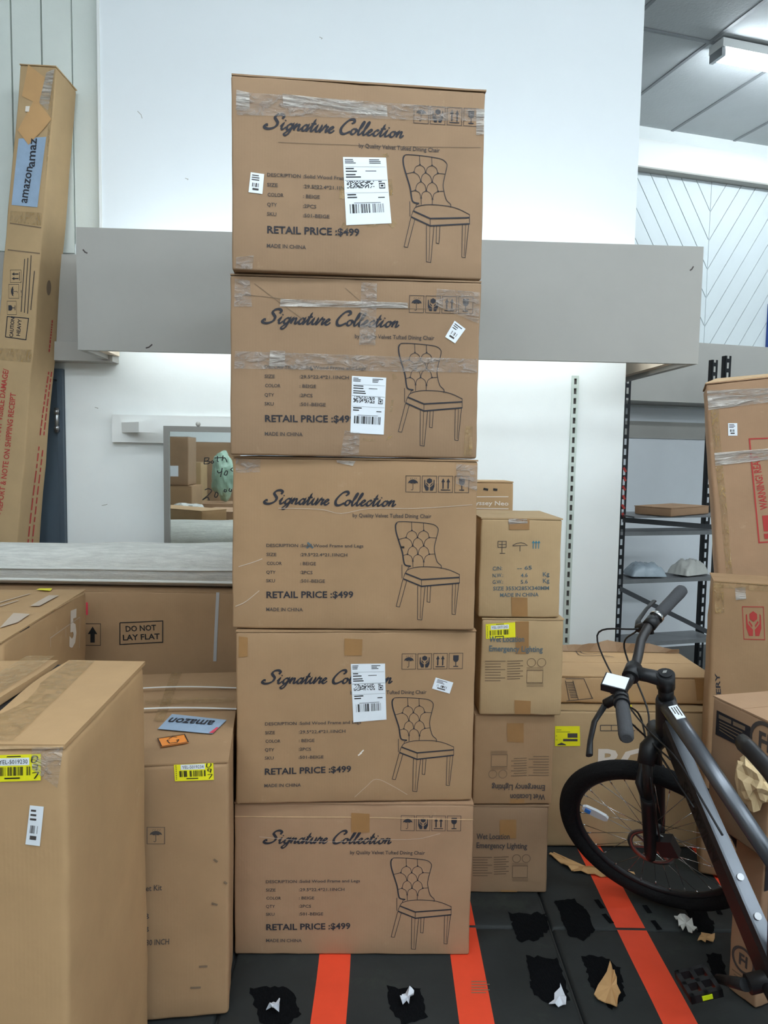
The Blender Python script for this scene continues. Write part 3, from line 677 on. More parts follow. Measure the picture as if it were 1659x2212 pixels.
def chair2():
    q = P2(); L = lambda pts, wd, sm=False: q.line([tuple(p) for p in (catmull([K3(*a) for a in pts], 4) if sm else [Vector(K3(*a)) for a in pts])], wd)
    t, T = .0016, .0042
    L([(1045, 412), (1060, 405), (1120, 406), (1200, 412), (1262, 422), (1288, 442), (1290, 465), (1280, 505), (1268, 560), (1272, 600), (1285, 645), (1308, 668), (1308, 686)], t * 1.3, True)
    L([(1045, 412), (1038, 430), (1042, 470), (1060, 530), (1078, 590), (1085, 640), (1095, 665), (1128, 672)], T, True); L([(1128, 672), (1112, 680), (1108, 696)], t)
    B = [(1135, 458), (1205, 458), (1100, 500), (1168, 500), (1238, 500), (1140, 550), (1205, 550), (1108, 600), (1170, 600), (1238, 600), (1140, 642), (1205, 645)]
    for a, b in ((0, 2), (0, 3), (1, 3), (1, 4), (2, 5), (3, 5), (3, 6), (4, 6), (5, 7), (5, 8), (6, 8), (6, 9), (7, 10), (8, 10), (8, 11), (9, 11)):
        (x0, y0), (x1, y1) = B[a], B[b]; s = 1 if x1 > x0 else -1; L([(x0, y0), ((x0 + x1) / 2 + s * 7, (y0 + y1) / 2 - 7), (x1, y1)], t, True)
    for x, y in B: q.ring(*K3(x, y), .0022, .0022, .001, 8)
    for sg in ([(1133, 408), (1135, 458)], [(1203, 413), (1205, 458)], [(1238, 500), (1283, 503)], [(1100, 500), (1052, 512)], [(1238, 600), (1270, 598)], [(1108, 600), (1080, 608)], [(1140, 642), (1140, 678)], [(1205, 645), (1203, 676)]): L(sg, t)
    L([(1095, 712), (1110, 692), (1160, 678), (1220, 675), (1300, 680), (1360, 695), (1415, 720)], t * 1.2, True)
    L([(1095, 714), (1190, 752), (1415, 738)], T); L([(1082, 747), (1190, 792), (1415, 772)], T); L([(1416, 718), (1416, 774)], t); L([(1093, 712), (1081, 747)], t); L([(1075, 662), (1075, 745)], t); L([(1190, 752), (1190, 790)], t)
    L([(1168, 788), (1165, 990), (1190, 993), (1212, 788)], t); L([(1188, 792), (1180, 985)], t * .7)
    L([(1375, 776), (1370, 958), (1390, 960), (1412, 774)], t); L([(1394, 778), (1384, 950)], t * .7)
    L([(1080, 750), (1038, 912), (1058, 915), (1102, 760)], t); L([(1226, 790), (1222, 885), (1238, 888), (1246, 788)], t)
    return q
CHAIR = chair2()
ROWS = [('DESCRIPTION', ':Solid Wood Frame and Legs', 557, 262, 452, 845), ('SIZE', ':29.5*22.4*21.1INCH', 611, 262, 322, 748), ('COLOR', ': BEIGE', 664, 265, 355, 560), ('QTY', ':2PCS', 717, 262, 318, 540), ('SKU', ':501-BEIGE', 768, 262, 315, 615)]
def chair_print(C, ink='ink', ink2='ink_soft'):
    S = lambda p: (p[0] + C.du, p[1] + C.dv); k = lambda x, y: S(K3(x, y))
    a, b = k(258, 298), k(1035, 314); L = b[0] - a[0]; dy = (b[1] - a[1])
    C.print('front', TITLE.map(lambda x, y: (a[0] + x * L, a[1] + x * dy + y * .0165)), ink, 'title_lettering')
    C.text('front', 'by Quality Velvet Tufted Dining Chair', k(782, 378), k(1250, 384), .0115, ink2, 'subtitle_lettering', .012, True)
    for l, v, y, x0, x1, x2 in ROWS:
        C.text('front', l, k(x0, y), k(x1, y + 1), .0095, ink2, 'description_lettering', .012, True); C.text('front', v, k(465, y + 1), k(x2, y + 3), .0095, ink2, 'description_lettering', .012, True)
    C.text('front', 'RETAIL PRICE :$499', k(264, 862), k(784, 860), .0195, ink, 'price_lettering', .022, True)
    C.text('front', 'MADE IN CHINA', k(262, 940), k(482, 942), .0105, ink2, 'origin_lettering', .012, True)
    for n, ic in enumerate(('umbrella', 'hands', 'arrows', 'glass')):
        p0 = k(1099 + n * 96, 228 + n); p1 = k(1099 + n * 96 + 84, 228 + n); p2 = k(1099 + n * 96, 131 + n); e1 = (p1[0] - p0[0]); e2 = (p2[1] - p0[1]) / 1.15
        C.print('front', ICON[ic].map(lambda x, y: (p0[0] + x * e1, p0[1] + y * e2)), ink, 'handling_symbol')
    C.print('front', CHAIR.map(lambda x, y: S((x, y))), ink, 'chair_drawing')
for C in (b1, b2, b3, b4, b5): chair_print(C)
# b1: labels and clear tape
shipping_label(b1, 'front', [(748, 487), (846, 483), (835, 341), (741, 340)], 11)
small_label(b1, 'front', [(536, 416), (566, 420), (570, 377), (541, 373)], 12)
for pts in ([(741, 481), (756, 487), (748, 500), (736, 490)], [(790, 486), (818, 484), (816, 490), (792, 492)], [(838, 484), (850, 474), (858, 484), (848, 494)], [(736, 392), (744, 390), (745, 430), (733, 430)], [(840, 388), (848, 387), (850, 422), (842, 423)], [(826, 334), (838, 331), (842, 340), (832, 342)]):
    b1.quad('front', pts, 'tan_tape', 'tape_tab', .0016, grid=2)
b1.quad('front', [(512, 250), (1046, 262), (1049, 236), (513, 200)], 'clear_tape', 'clear_tape', .0024, grid=16)
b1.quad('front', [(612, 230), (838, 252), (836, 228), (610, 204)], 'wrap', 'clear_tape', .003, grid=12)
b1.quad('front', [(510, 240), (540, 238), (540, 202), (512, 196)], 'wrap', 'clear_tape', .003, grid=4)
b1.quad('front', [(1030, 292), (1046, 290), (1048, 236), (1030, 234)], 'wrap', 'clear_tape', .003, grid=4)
b1.quad('front', [(508, 588), (545, 584), (548, 552), (510, 556)], 'clear_tape', 'clear_tape', .003, grid=4)
b1.lines('front', [[(600, 308), (700, 312), (870, 316), (1040, 318)]], 'mark_brown', 'crease', .0012, smooth=True)
b1.lines('front', [[(678, 404), (686, 407)]], 'mark_brown', 'puncture', .008)
# b2
shipping_label(b2, 'front', [(757, 935), (829, 939), (834, 816), (760, 812)], 21)
small_label(b2, 'front', [(962, 728), (984, 742), (1006, 711), (982, 693)], 22)
b2.quad('front', [(506, 796), (1032, 806), (1032, 776), (508, 758)], 'clear_tape', 'clear_tape', .0024, grid=16)
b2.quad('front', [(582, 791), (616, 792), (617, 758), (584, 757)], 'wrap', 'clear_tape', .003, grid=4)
b2.quad('front', [(775, 745), (810, 746), (814, 612), (780, 610)], 'clear_tape', 'clear_tape', .003, grid=8)
b2.quad('front', [(736, 984), (775, 988), (778, 935), (745, 930)], 'clear_tape', 'clear_tape', .003, grid=6)
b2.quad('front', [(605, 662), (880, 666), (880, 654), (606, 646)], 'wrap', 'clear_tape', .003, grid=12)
b2.quad('front', [(940, 660), (1034, 700), (1036, 632), (942, 624)], 'clear_tape', 'clear_tape', .003, grid=8)
b2.quad('front', [(506, 662), (545, 662), (540, 606), (508, 602)], 'clear_tape', 'clear_tape', .003, grid=6)
b2.quad('front', [(1002, 985), (1020, 984), (1022, 922), (1006, 920)], 'tan_tape', 'tape_tab', .003, grid=4)
for pts in ([(848, 822), (858, 816), (852, 806), (846, 806)], [(782, 952), (810, 954), (810, 948), (784, 946)], [(834, 952), (848, 944), (846, 938), (838, 944)], [(842, 890), (847, 890), (850, 864), (845, 864)]): b2.quad('front', pts, 'tan_tape', 'tape_tab', .0016, grid=2)
b2.lines('front', [[(508, 634), (600, 644), (700, 658), (860, 666), (1030, 668)], [(550, 612), (600, 650), (655, 690)], [(745, 622), (775, 648)]], 'mark_brown', 'crease', .0014, smooth=True)
b2.lines('front', [[(670, 795), (676, 799)]], 'hole_dark', 'puncture', .006)
# b3
b3.quad('front', [(985, 1045), (1030, 1060), (1034, 1006), (985, 1002)], 'clear_tape', 'clear_tape', .003, grid=6)
b3.quad('front', [(508, 1022), (560, 1020), (562, 993), (508, 990)], 'clear_tape', 'clear_tape', .003, grid=6)
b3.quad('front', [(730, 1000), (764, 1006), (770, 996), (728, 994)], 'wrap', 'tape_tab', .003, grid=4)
b3.lines('front', [[(600, 1098), (690, 1100), (738, 1109), (800, 1098), (900, 1098), (1020, 1090)]], 'ink_pale', 'crease', .0016, smooth=True)
b3.lines('front', [[(515, 1224), (545, 1215), (566, 1207)], [(508, 1310), (530, 1300), (560, 1276)]], 'ink_pale', 'crease', .0022, smooth=True)
b3.lines('front', [[(664, 1172), (676, 1184)], [(662, 1184), (672, 1176)]], 'ink_blue', 'puncture', .006); b3.lines('front', [[(866, 1182), (874, 1182)]], 'hole_dark', 'puncture', .006)
# b4
shipping_label(b4, 'front', [(762, 1560), (834, 1554), (832, 1433), (758, 1434)], 41)
small_label(b4, 'front', [(933, 1487), (971, 1498), (979, 1474), (941, 1463)], 42)
b4.quad('front', [(744, 1416), (782, 1416), (783, 1381), (744, 1379)], 'brown_tape', 'brown_tape', .0016, grid=3)
b4.quad('front', [(516, 1420), (535, 1418), (536, 1377), (517, 1374)], 'brown_tape', 'brown_tape', .0016, grid=3)
b4.lines('front', [[(515, 1735), (530, 1744), (600, 1742), (760, 1736), (1015, 1728)]], 'card_edge', 'torn_edge', .004, smooth=True)
b4.lines('front', [[(766, 1722), (790, 1700), (812, 1683), (845, 1696), (880, 1716)]], 'ink_pale', 'crease', .0012, smooth=True)
b4.lines('front', [[(776, 1628), (784, 1620)], [(772, 1632), (780, 1626)]], 'tear_white', 'scuff_mark', .004)
# b5
b5.quad('front', [(757, 1798), (797, 1798), (797, 1758), (757, 1756)], 'brown_tape', 'brown_tape', .0016, grid=3)
b5.lines('front', [[(506, 1762), (640, 1764), (800, 1766), (1022, 1770)]], 'card_edge', 'torn_edge', .003, smooth=True)
b5.lines('front', [[(506, 2116), (700, 2119), (900, 2120), (1010, 2118)]], 'card_edge', 'torn_edge', .003, smooth=True)
b5.lines('front', [[(560, 1806), (700, 1818), (820, 1814), (900, 1812), (950, 1800)]], 'ink_pale', 'crease', .0012, smooth=True)
b5.quad('front', [(750, 2118), (790, 2119), (790, 2086), (750, 2086)], 'brown_tape', 'brown_tape', .0016, grid=3)

# ================================================================== SMALL CARTONS RIGHT OF THE STACK
GS = 'emergency light cartons right of the stack'
SD = .355
def small_box(label, px0, px1, py, yf, z0, z1, yaw, m, seed):
    a, b = PY(px0, py, yf), PY(px1, py, yf); wd = b.x - a.x
    return Carton('lighting_carton', label, wd, SD, z1 - z0 - .002, MF((a.x + b.x) / 2, yf, z0 + .001, yaw, SD), m, .0035, seed, group=GS)
s1 = small_box('small printed carton at the foot of the short stack, on the black mat', 1012, 1183, 1870, 2.6, 0, .336, 1.0, 'card_c', 11)
s2 = small_box('small printed carton standing upside down, second from the bottom of the short stack', 1022, 1196, 1660, 2.6, .336, .676, 2.5, 'card_b', 12)
s3 = small_box('small printed carton with a yellow sticker in the short stack', 1038, 1216, 1440, 2.58, .676, 1.03, 1.5, 'card_grey', 13)
s4 = small_box('small carton with size lettering on top of the short stack', 1036, 1213, 1225, 2.58, 1.03, 1.386, 1.5, 'card_grey', 14)
for C, pts in ((s1, [(1080, 1810), (1116, 1810), (1116, 1770), (1080, 1770)]), (s1, [(1082, 1970), (1117, 1972), (1117, 1924), (1082, 1922)]), (s2, [(1096, 1602), (1131, 1604), (1131, 1562), (1095, 1562)]), (s2, [(1100, 1760), (1132, 1760), (1133, 1726), (1102, 1726)]),
               (s3, [(1112, 1548), (1146, 1548), (1147, 1514), (1112, 1512)]), (s3, [(1114, 1412), (1142, 1412), (1142, 1342), (1112, 1342)]), (s4, [(1106, 1333), (1140, 1333), (1140, 1291), (1105, 1290)]), (s4, [(1100, 1144), (1144, 1144), (1144, 1120), (1100, 1120)])):
    C.quad('front', pts, 'brown_tape', 'brown_tape', .0016, grid=3)
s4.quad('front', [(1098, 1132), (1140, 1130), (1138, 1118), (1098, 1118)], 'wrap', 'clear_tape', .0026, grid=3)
def lamp_print(C, x0, y0, sx, sy, ink, ink2, flip=False):
    """front print of the lamp cartons in photo pixels from the carton's own corner; flip = carton upside down"""
    f = (lambda x, y: (x0 + x * sx, y0 + y * sy))
    C.text('front', 'Wet Location', f(16, 50), f(92, 50), 12, ink, 'lettering', .02, lift=.0024); C.text('front', 'Emergency Lighting', f(16, 70), f(132, 72), 12, ink, 'lettering', .02, lift=.0024)
    sg = []
    for k in range(8): sg.append([f(8, 92 + k * 6), f(42 if k % 3 else 52, 92 + k * 6)]); sg.append([f(56, 92 + k * 5.5), f(90 - (k % 2) * 6, 91 + k * 5.5)])
    C.lines('front', sg, ink2, 'small_print', .003)
    q = P2()
    for cx in (108, 130): p = C.uv('front', *f(cx, 95)); q.ring(p[0], p[1], .015, .015, .0022, 18)
    a, b = C.uv('front', *f(98, 138)), C.uv('front', *f(133, 112)); q.frame(min(a[0], b[0]), min(a[1], b[1]), max(a[0], b[0]), max(a[1], b[1]), .002)
    for k in range(3): q.line([C.uv('front', *f(98, 106 + k * 2.5)), C.uv('front', *f(134, 106 + k * 2.5))], .0012); q.line([C.uv('front', *f(98, 140 + k * 3)), C.uv('front', *f(134, 140 + k * 3))], .0016)
    C.print('front', q, ink2, 'lamp_drawing')
lamp_print(s3, 1040, 1336, 1, 1, 'ink_blue', 'ink_faint'); lamp_print(s1, 1014, 1764, .95, .95, 'ink_soft', 'ink_dim'); lamp_print(s2, 1194, 1764, -1, -.97, 'ink_soft', 'ink_faint')
yellow_tag(s3, 'front', [(1049, 1380), (1113, 1376), (1112, 1344), (1048, 1348)], 'YEL-5071242', None, 5)
s4.lines('front', [[(1076, 1169), (1094, 1169), (1094, 1182), (1076, 1182), (1076, 1169)], [(1085, 1169), (1085, 1194)], [(1078, 1176), (1093, 1176)], [(1080, 1195), (1092, 1195)], [(1108, 1178), (1116, 1174), (1126, 1172), (1134, 1174), (1140, 1178), (1108, 1179)], [(1124, 1179), (1124, 1191)]], 'ink_soft', 'handling_symbol', .0022)
q = P2()
for k in range(3):
    a = Vector(s4.uv('front', 1153 + k * 6, 1173)); q.poly([(a.x - .006, a.y), (a.x + .006, a.y), (a.x, a.y + .009)]); q.rect(a.x - .0015, a.y - .02, a.x + .0015, a.y)
s4.print('front', q, 'ink_cyan', 'handling_symbol')
for t_, x0, x1, y, c in (('C/N:', 1065, 1086, 1232, 8), ('-- 65', 1118, 1150, 1231, 8), ('N.W.:', 1065, 1088, 1247, 8), ('4.6', 1126, 1141, 1247, 8), ('Kg', 1174, 1188, 1245, 9), ('G.W.:', 1065, 1088, 1261, 8), ('5.6', 1126, 1141, 1261, 8), ('Kg', 1174, 1188, 1259, 9), ('SIZE 355X285X340MM', 1066, 1187, 1275, 8), ('MADE IN CHINA', 1081, 1164, 1289, 8)):
    s4.text('front', t_, (x0, y), (x1, y - 1), c, 'ink_blue', 'lettering', .015)
# box behind the short stack
p = PY(1110, 1040, 3.25); w_ = .46
mo = Carton('monitor_carton', 'small tan carton with white band lettering behind the short stack', w_, .2, .5, MF(p.x - w_ / 2, 3.25, p.z - .5, 2, .2), 'card_d', .003, 15, group='cardboard cartons')
ho = Carton('plain_carton', 'plain carton hidden behind the short stack, under the tan carton', .5, .3, p.z - .504, MF(p.x - .25, 3.2, .002, 2, .3), 'card_b', .003, 16, group='cardboard cartons')
mo.text('front', 'Odyssey Neo', (1004, 1090), (1098, 1092), 9, 'ink_white', 'lettering', .02)
mo.lines('front', [[(1020, 1073), (1098, 1073)], [(1020, 1098), (1098, 1099)]], 'ink_white', 'white_rule', .004); mo.lines('front', [[(1044, 1056), (1054, 1058)], [(1065, 1057), (1074, 1058)]], 'ink_black', 'hand_hole', .01)

# ================================================================== LEFT CARTONS
GL = 'cardboard cartons at the left'
# A, nearest
ha = 1.046; wa, da = .42, .56
A = Carton('tall_carton', 'tall carton nearest the camera at the lower left, yellow sticker and split top', wa, da, ha, MX(0, 0, 0), 'card_d', .006, 21, group=GL, body=False, flaps=False)
pa = PZ(140, 1606, ha); yaw = 3
MA = Matrix.Translation((pa.x, pa.y, .001)) @ Matrix.Rotation(math.radians(yaw), 4, 'Z') @ Matrix.Translation((-wa / 2, da / 2, 0))
A.M = MA; A.root.matrix_world = MA
A.body = A.solid('body', (-wa / 2, -da / 2, 0), (wa / 2, da / 2, ha - .012), 'card_d', .014, 9, .003)
for sd in (-1, 1):       # two long top flaps with a dark slot between them
    g = G(); N = 14; vs = []
    for i in range(N + 1):
        y = -da / 2 + da * i / N; gp = (.010 + .006 * math.sin(i * .5)) ; e_ = .012 * math.sin(i / N * PI) * (1 if sd < 0 else .3)
        xo, xi = sd * wa / 2, sd * gp
        vs += [(xo, y, ha - .012), (xi, y, ha - .012 + e_ * .6), (xi, y, ha + e_), (xo, y, ha - .003)]
    g.add(vs, [(4 * i + j, 4 * i + (j + 1) % 4, 4 * i + 4 + (j + 1) % 4, 4 * i + 4 + j) for i in range(N) for j in range(4)] + [(0, 1, 2, 3), (4 * N + 3, 4 * N + 2, 4 * N + 1, 4 * N)])
    g.build('flap', 'card_d', A.root)
G().box((-.016, -da / 2 + .005, ha - .03), (.016, da / 2 - .005, ha - .0105)).build('slot_gap', 'hole_dark', A.root)
A.quad('top', [(.02, -.27), (.11, -.27), (.085, .27), (.02, .27)], 'tan_tape', 'tape', .003, uvs=True, grid=10); A.quad('top', [(-.11, -.27), (-.025, -.27), (-.02, .27), (-.09, .27)], 'tan_tape', 'tape', .014, uvs=True, grid=10)
yellow_tag(A, 'front', [(-24, 1688), (88, 1684), (89, 1627), (-24, 1630)], 'YEL-5019230', '097', 31)
small_label(A, 'front', [(54, 1823), (85, 1827), (94, 1741), (64, 1738)], 32)
A.quad('front', [(70, 1660), (124, 1700), (138, 1612), (70, 1612)], 'clear_tape', 'clear_tape', .003, grid=6)
A.lines('front', [[(0, 1614), (60, 1612), (120, 1612), (138, 1608)]], 'card_edge', 'torn_edge', .006, smooth=True)
# B, behind A
hb, wb, db = .746, .5, .84
pb = PZ(494, 2192, 0)
MB = Matrix.Translation((pb.x, pb.y, .001)) @ Matrix.Rotation(math.radians(8.5), 4, 'Z') @ Matrix.Translation((-wb / 2, db / 2, 0))
B = Carton('tall_carton', 'carton between the nearest carton and the stack, blue tape and orange sticker on top', wb, db, hb, MB, 'card_b', .006, 22, group=GL, r=.012)
yellow_tag(B, 'front', [(378, 1686), (461, 1683), (460, 1643), (376, 1646)], 'YEL-5019234', '097', 33)
B.icon('front', 'umbrella', 318, 1822, 356, 1786, 'ink_soft')
B.text('front', 'let Kit', (313, 1924), (350, 1922), 13, 'ink_soft', 'lettering'); B.text('front', '30 INCH', (318, 2041), (366, 2039), 13, 'ink_soft', 'lettering'); B.text('front', 'B', (313, 1984), (323, 1984), 13, 'ink_soft', 'lettering'); B.text('front', 'B', (313, 2012), (323, 2012), 13, 'ink_soft', 'lettering')
B.quad('top', [(341, 1577), (460, 1587), (490, 1557), (370, 1545)], 'blue_tape', 'blue_tape', .003, grid=6); B.text('top', 'amazon', (466, 1560), (370, 1554), 34, 'ink', 'tape_lettering', .02, lift=.0045)
B.quad('top', [(452, 1586), (462, 1586), (473, 1574), (468, 1574)], 'red_tape', 'red_tape_end', .0046, grid=2)
B.quad('top', [(350, 1616), (409, 1606), (400, 1588), (341, 1597)], 'orange_label', 'orange_sticker', .003, grid=3); B.lines('top', [[(351, 1615), (408, 1605), (400, 1589), (342, 1598), (351, 1615)], [(362, 1602), (368, 1608), (384, 1606), (388, 1600)], [(366, 1598), (374, 1594), (384, 1595)], [(388, 1600), (382, 1602)], [(362, 1602), (368, 1601)]], 'ink_black', 'sticker_print', .003, lift=.0045)
B.quad('top', [(330, 1560), (352, 1560), (400, 1438), (378, 1438)], 'tan_tape', 'tape', .0028, grid=8); B.quad('top', [(312, 1525), (506, 1518), (507, 1508), (312, 1514)], 'tan_tape', 'tape', .003, grid=8)
for y0, y1 in ((1494, 1490), (1540, 1535)):
    a, b = B.uv('top', 300, y0), B.uv('top', 508, y1); g = G(); N = 12; v_ = (a[1] + b[1]) / 2
    pts = [(-wb / 2 - .003, -.0, .0)]
    vs = []
    ring_ = [(-wb / 2 - .002, .1), (-wb / 2 - .002, hb + .006)] + [(-wb / 2 + wb * k / N, hb + .004 + .012 * math.sin(k / N * PI)) for k in range(1, N)] + [(wb / 2 + .002, hb + .004), (wb / 2 + .002, .1)]
    for x, z in ring_: vs += [(x, v_ - .007 if True else 0, z), (x, v_ + .007, z)]
    g.add(vs, [(2 * i, 2 * i + 1, 2 * i + 3, 2 * i + 2) for i in range(len(ring_) - 1)]); g.build('strap', 'strap', B.root)
B.lines('front', [[(430, 2088), (448, 2087)], [(412, 2133), (434, 2132)], [(460, 1856), (468, 1862)], [(482, 1905), (488, 1910)], [(455, 1952), (468, 1956)]], 'mark_brown', 'dent_mark', .006)
# C, long box with the upright warning
yc = 3.02; pc = PY(500, 1279, yc)
hc = pc.z; wc, dc = 1.35, .24
Cc = Carton('bicycle_carton', 'long carton printed DO NOT LAY FLAT under the grey rug roll', wc, dc, hc, MX(PY(500, 1400, yc).x + .22 - wc / 2, yc + dc / 2, .001, 1.0), 'card_b', .004, 23, group=GL)
Cc.icon('front', 'up', 183, 1394, 217, 1347, 'ink_black'); Cc.lines('front', [[(259, 1345), (352, 1341), (352, 1387), (259, 1392), (259, 1345)]], 'ink_black', 'warning_frame', .004)
Cc.text('front', 'DO NOT', (272, 1364), (338, 1361), 12, 'ink_black', 'warning_lettering', .02); Cc.text('front', 'LAY FLAT', (266, 1383), (346, 1380), 12, 'ink_black', 'warning_lettering', .02)
Cc.quad('front', [(461, 1428), (468, 1428), (474, 1277), (467, 1277)], 'strap_grey', 'strap', .003, grid=4); Cc.quad('front', [(186, 1328), (190, 1328), (190, 1301), (186, 1301)], 'red_tape', 'red_mark', .0015, grid=1)
# D, left of C
hd = 1.05; wd_, dd_ = .55, .8
pd = PZ(185, 1276, hd)
MD = Matrix.Translation((pd.x, pd.y, .006)) @ Matrix.Rotation(math.radians(6), 4, 'Z') @ Matrix.Translation((-wd_ / 2, -dd_ / 2, 0))
D = Carton('tall_carton', 'carton at the left edge with pale printing on its worn top and side', wd_, dd_, hd, MD, 'card_d', .006, 24, group=GL, r=.013, rough=.005)
D.lines('right', [[(108, 1398), (108, 1378), (172, 1333), (172, 1400)], [(142, 1376), (142, 1357)]], 'ink_pale', 'pale_frame', .003); D.text('right', '5', (150, 1396), (165, 1388), 25, 'ink_white', 'pale_lettering', .05)
D.quad('top', [(0, 1358), (40, 1346), (66, 1328), (30, 1326)], 'ink_pale', 'pale_print', .003, grid=2); D.quad('top', [(66, 1311), (86, 1311), (128, 1288), (106, 1288)], 'ink_pale', 'pale_print', .003, grid=2)
D.lines('top', [[(0, 1302), (66, 1283)], [(0, 1310), (40, 1298)]], 'ink_pale', 'pale_print', .008)
D.quad('top', [(78, 1276), (108, 1279), (114, 1272), (98, 1268)], 'yellow', 'yellow_tape', .004, grid=2)
D.lines('right', [[(14, 1376), (40, 1362), (70, 1344), (110, 1320), (150, 1298), (180, 1282)]], 'card_edge', 'torn_edge', .008, smooth=True); D.lines('right', [[(42, 1362), (64, 1351)]], 'hole_dark', 'torn_hole', .012)

# ---- grey rug roll on C
ry_, rz_ = yc + dc / 2 + .0, hc + .004
def rug():
    t = thing('rug_roll', 'long grey woven rug roll lying on the long carton in front of the mirror', 'rug', MX(0, ry_, rz_))
    g = G(); N = 40; x0, x1 = -2.25, -.42; S = 28; vs = []
    for i in range(N + 1):
        x = x0 + (x1 - x0) * i / N; R_ = .088 + .012 * max(0, (x + 1.3)) + .004 * noise.noise(Vector((x * 3, 0, 0)))
        zc_ = R_ * .97
        for k in range(S):
            a = 2 * PI * k / S; rr = R_ * (1 + .025 * noise.noise(Vector((x * 4, math.cos(a) * 2, math.sin(a) * 2)))); vs.append((x, rr * 1.12 * math.cos(a), max(.001, zc_ + rr * math.sin(a))))
    g.add(vs, [(i * S + k, i * S + (k + 1) % S, (i + 1) * S + (k + 1) % S, (i + 1) * S + k) for i in range(N) for k in range(S)], True)
    g.f += [list(range(S)), [N * S + k for k in range(S)]]; g.sm += [False, False]; g.build('rolled_pile', 'rug', t)
    for an, m_, r_ in ((math.radians(185), 'rug_seam', .006), (math.radians(222), 'rug_seam', .007)):
        pts = []
        for i in range(N + 1):
            x = x0 + (x1 - x0) * i / N; R_ = .09 + .012 * max(0, (x + 1.3)); pts.append((x, R_ * 1.13 * math.cos(an), R_ * .97 + R_ * 1.01 * math.sin(an) + .004 * noise.noise(Vector((x * 3, an, 1)))))
        G().tube(pts, r_, 6).build('bound_edge', m_, t)
    return t
rug()
# ---- mirror behind the rug
my = -.06
ma, mb = WX(354, 920, my), WX(700, 920, my)
MM = MW @ Matrix.Translation((0, my, 0)) @ Matrix.Rotation(math.radians(0), 4, 'X')
mi = thing('wall_mirror', 'silver-framed mirror behind the rug roll with black handwritten prices', 'mirror', MM)
x0, x1, z1, z0 = ma[0], ma[0] + .75, ma[1], .55; fw = .027
for a, b in (((x0, z1 - fw), (x1, z1)), ((x0, z0), (x1, z0 + fw)), ((x0, z0 + fw), (x0 + fw, z1 - fw)), ((x1 - fw, z0 + fw), (x1, z1 - fw))): G().box((a[0], -.012, a[1]), (b[0], .02, b[1])).build('frame', 'mirror_frame', mi)
G().box((x0 + fw, .0, z0 + fw), (x1 - fw, .012, z1 - fw)).build('glass', 'mirror', mi)
q = P2()
def hand(pts, cl=False):
    pp = [WX(230 + x / 5.72, 880 + y / 5.72, my) for x, y in pts]; q.line([tuple(p) for p in catmull([Vector(a) for a in pp], 3)], .0045)
for st in ([(1215, 620), (1205, 700)], [(1210, 625), (1265, 625), (1250, 660), (1215, 665)], [(1215, 665), (1275, 670), (1260, 695), (1205, 700)], [(1310, 660), (1290, 675), (1305, 690), (1325, 675), (1310, 658)], [(1375, 600), (1370, 660), (1385, 670)], [(1335, 625), (1430, 620)], [(1440, 595), (1430, 660)], [(1435, 630), (1465, 625), (1490, 680)],
           [(1370, 780), (1385, 810), (1430, 790)], [(1430, 750), (1410, 860)], [(1470, 790), (1455, 830), (1485, 835), (1495, 790), (1470, 785)], [(1560, 745), (1535, 770), (1560, 790)],
           [(1215, 1020), (1260, 1005), (1300, 1030), (1260, 1080), (1200, 1130), (1195, 1140), (1250, 1110), (1270, 1150)], [(1350, 1050), (1335, 1100), (1360, 1110), (1380, 1070), (1355, 1045)], [(1460, 1010), (1455, 1040), (1480, 1040), (1475, 1010)], [(1525, 1000), (1515, 1030), (1540, 1040), (1545, 1010)]): hand(st)
G().add([(a, -.0008, b) for a, b in q.v], q.f).build('marker_writing', 'ink_black', mi)

# ---- tall leaning carton at the far left
kf = PY(-46, 1700, 3.34); kt = PY(82, 140, 3.5); hk = (kt - Vector((kf.x, 3.34, 0))).length; wk, dk = .172, .2
ax = (kt - Vector((kf.x, 3.34, 0))).normalized(); yv = Vector((.06, 1, 0)); yv = (yv - ax * yv.dot(ax)).normalized(); xv = yv.cross(ax)
MK = Matrix(((xv.x, yv.x, ax.x, kf.x), (xv.y, yv.y, ax.y, 3.34), (xv.z, yv.z, ax.z, 0.002), (0, 0, 0, 1))) @ Matrix.Translation((0, dk / 2, 0))
Kc = Carton('long_carton', 'very tall narrow carton leaning in front of the door at the far left', wk, dk, hk, MK, 'card_grey', .005, 31, group=GL, r=.008, rough=.004)
Kc.quad('front', [(26, 443), (82, 448), (100, 296), (40, 300)], 'blue_tape', 'blue_tape', .0025, grid=6)
Kc.text('front', 'amazon', (60, 440), (72, 362), 19, 'ink', 'tape_lettering', .01, lift=.005); Kc.text('front', 'amaz', (76, 362), (80, 300), 19, 'ink', 'tape_lettering', .01, lift=.005)
Kc.quad('front', [(46, 208), (60, 140), (96, 168), (84, 226)], 'kraft', 'torn_patch', .003, grid=3); Kc.quad('front', [(38, 282), (62, 314), (114, 258), (74, 214)], 'kraft', 'torn_patch', .0045, grid=3)
Kc.quad('front', [(54, 242), (62, 242), (64, 230), (55, 230)], 'tear_white', 'torn_label', .005, grid=1)
Kc.quad('front', [(84, 222), (104, 240), (118, 150), (100, 158)], 'wrap', 'clear_tape', .006, grid=4); Kc.quad('front', [(22, 480), (90, 488), (92, 460), (24, 456)], 'tan_tape', 'tape', .003, grid=4)
Kc.quad('front', [(84, 1180), (100, 1180), (120, 150), (106, 150)], 'tan_tape', 'tape', .0035, grid=16)
Kc.quad('front', [(0, 778), (72, 784), (74, 756), (2, 752)], 'tan_tape', 'tape', .003, grid=4)
Kc.lines('front', [[(22, 482), (90, 492)], [(18, 540), (88, 548)]], 'mark_brown', 'crease', .005)
Kc.icon('front', 'umbrella', 46, 610, 48, 642, 'ink'); 
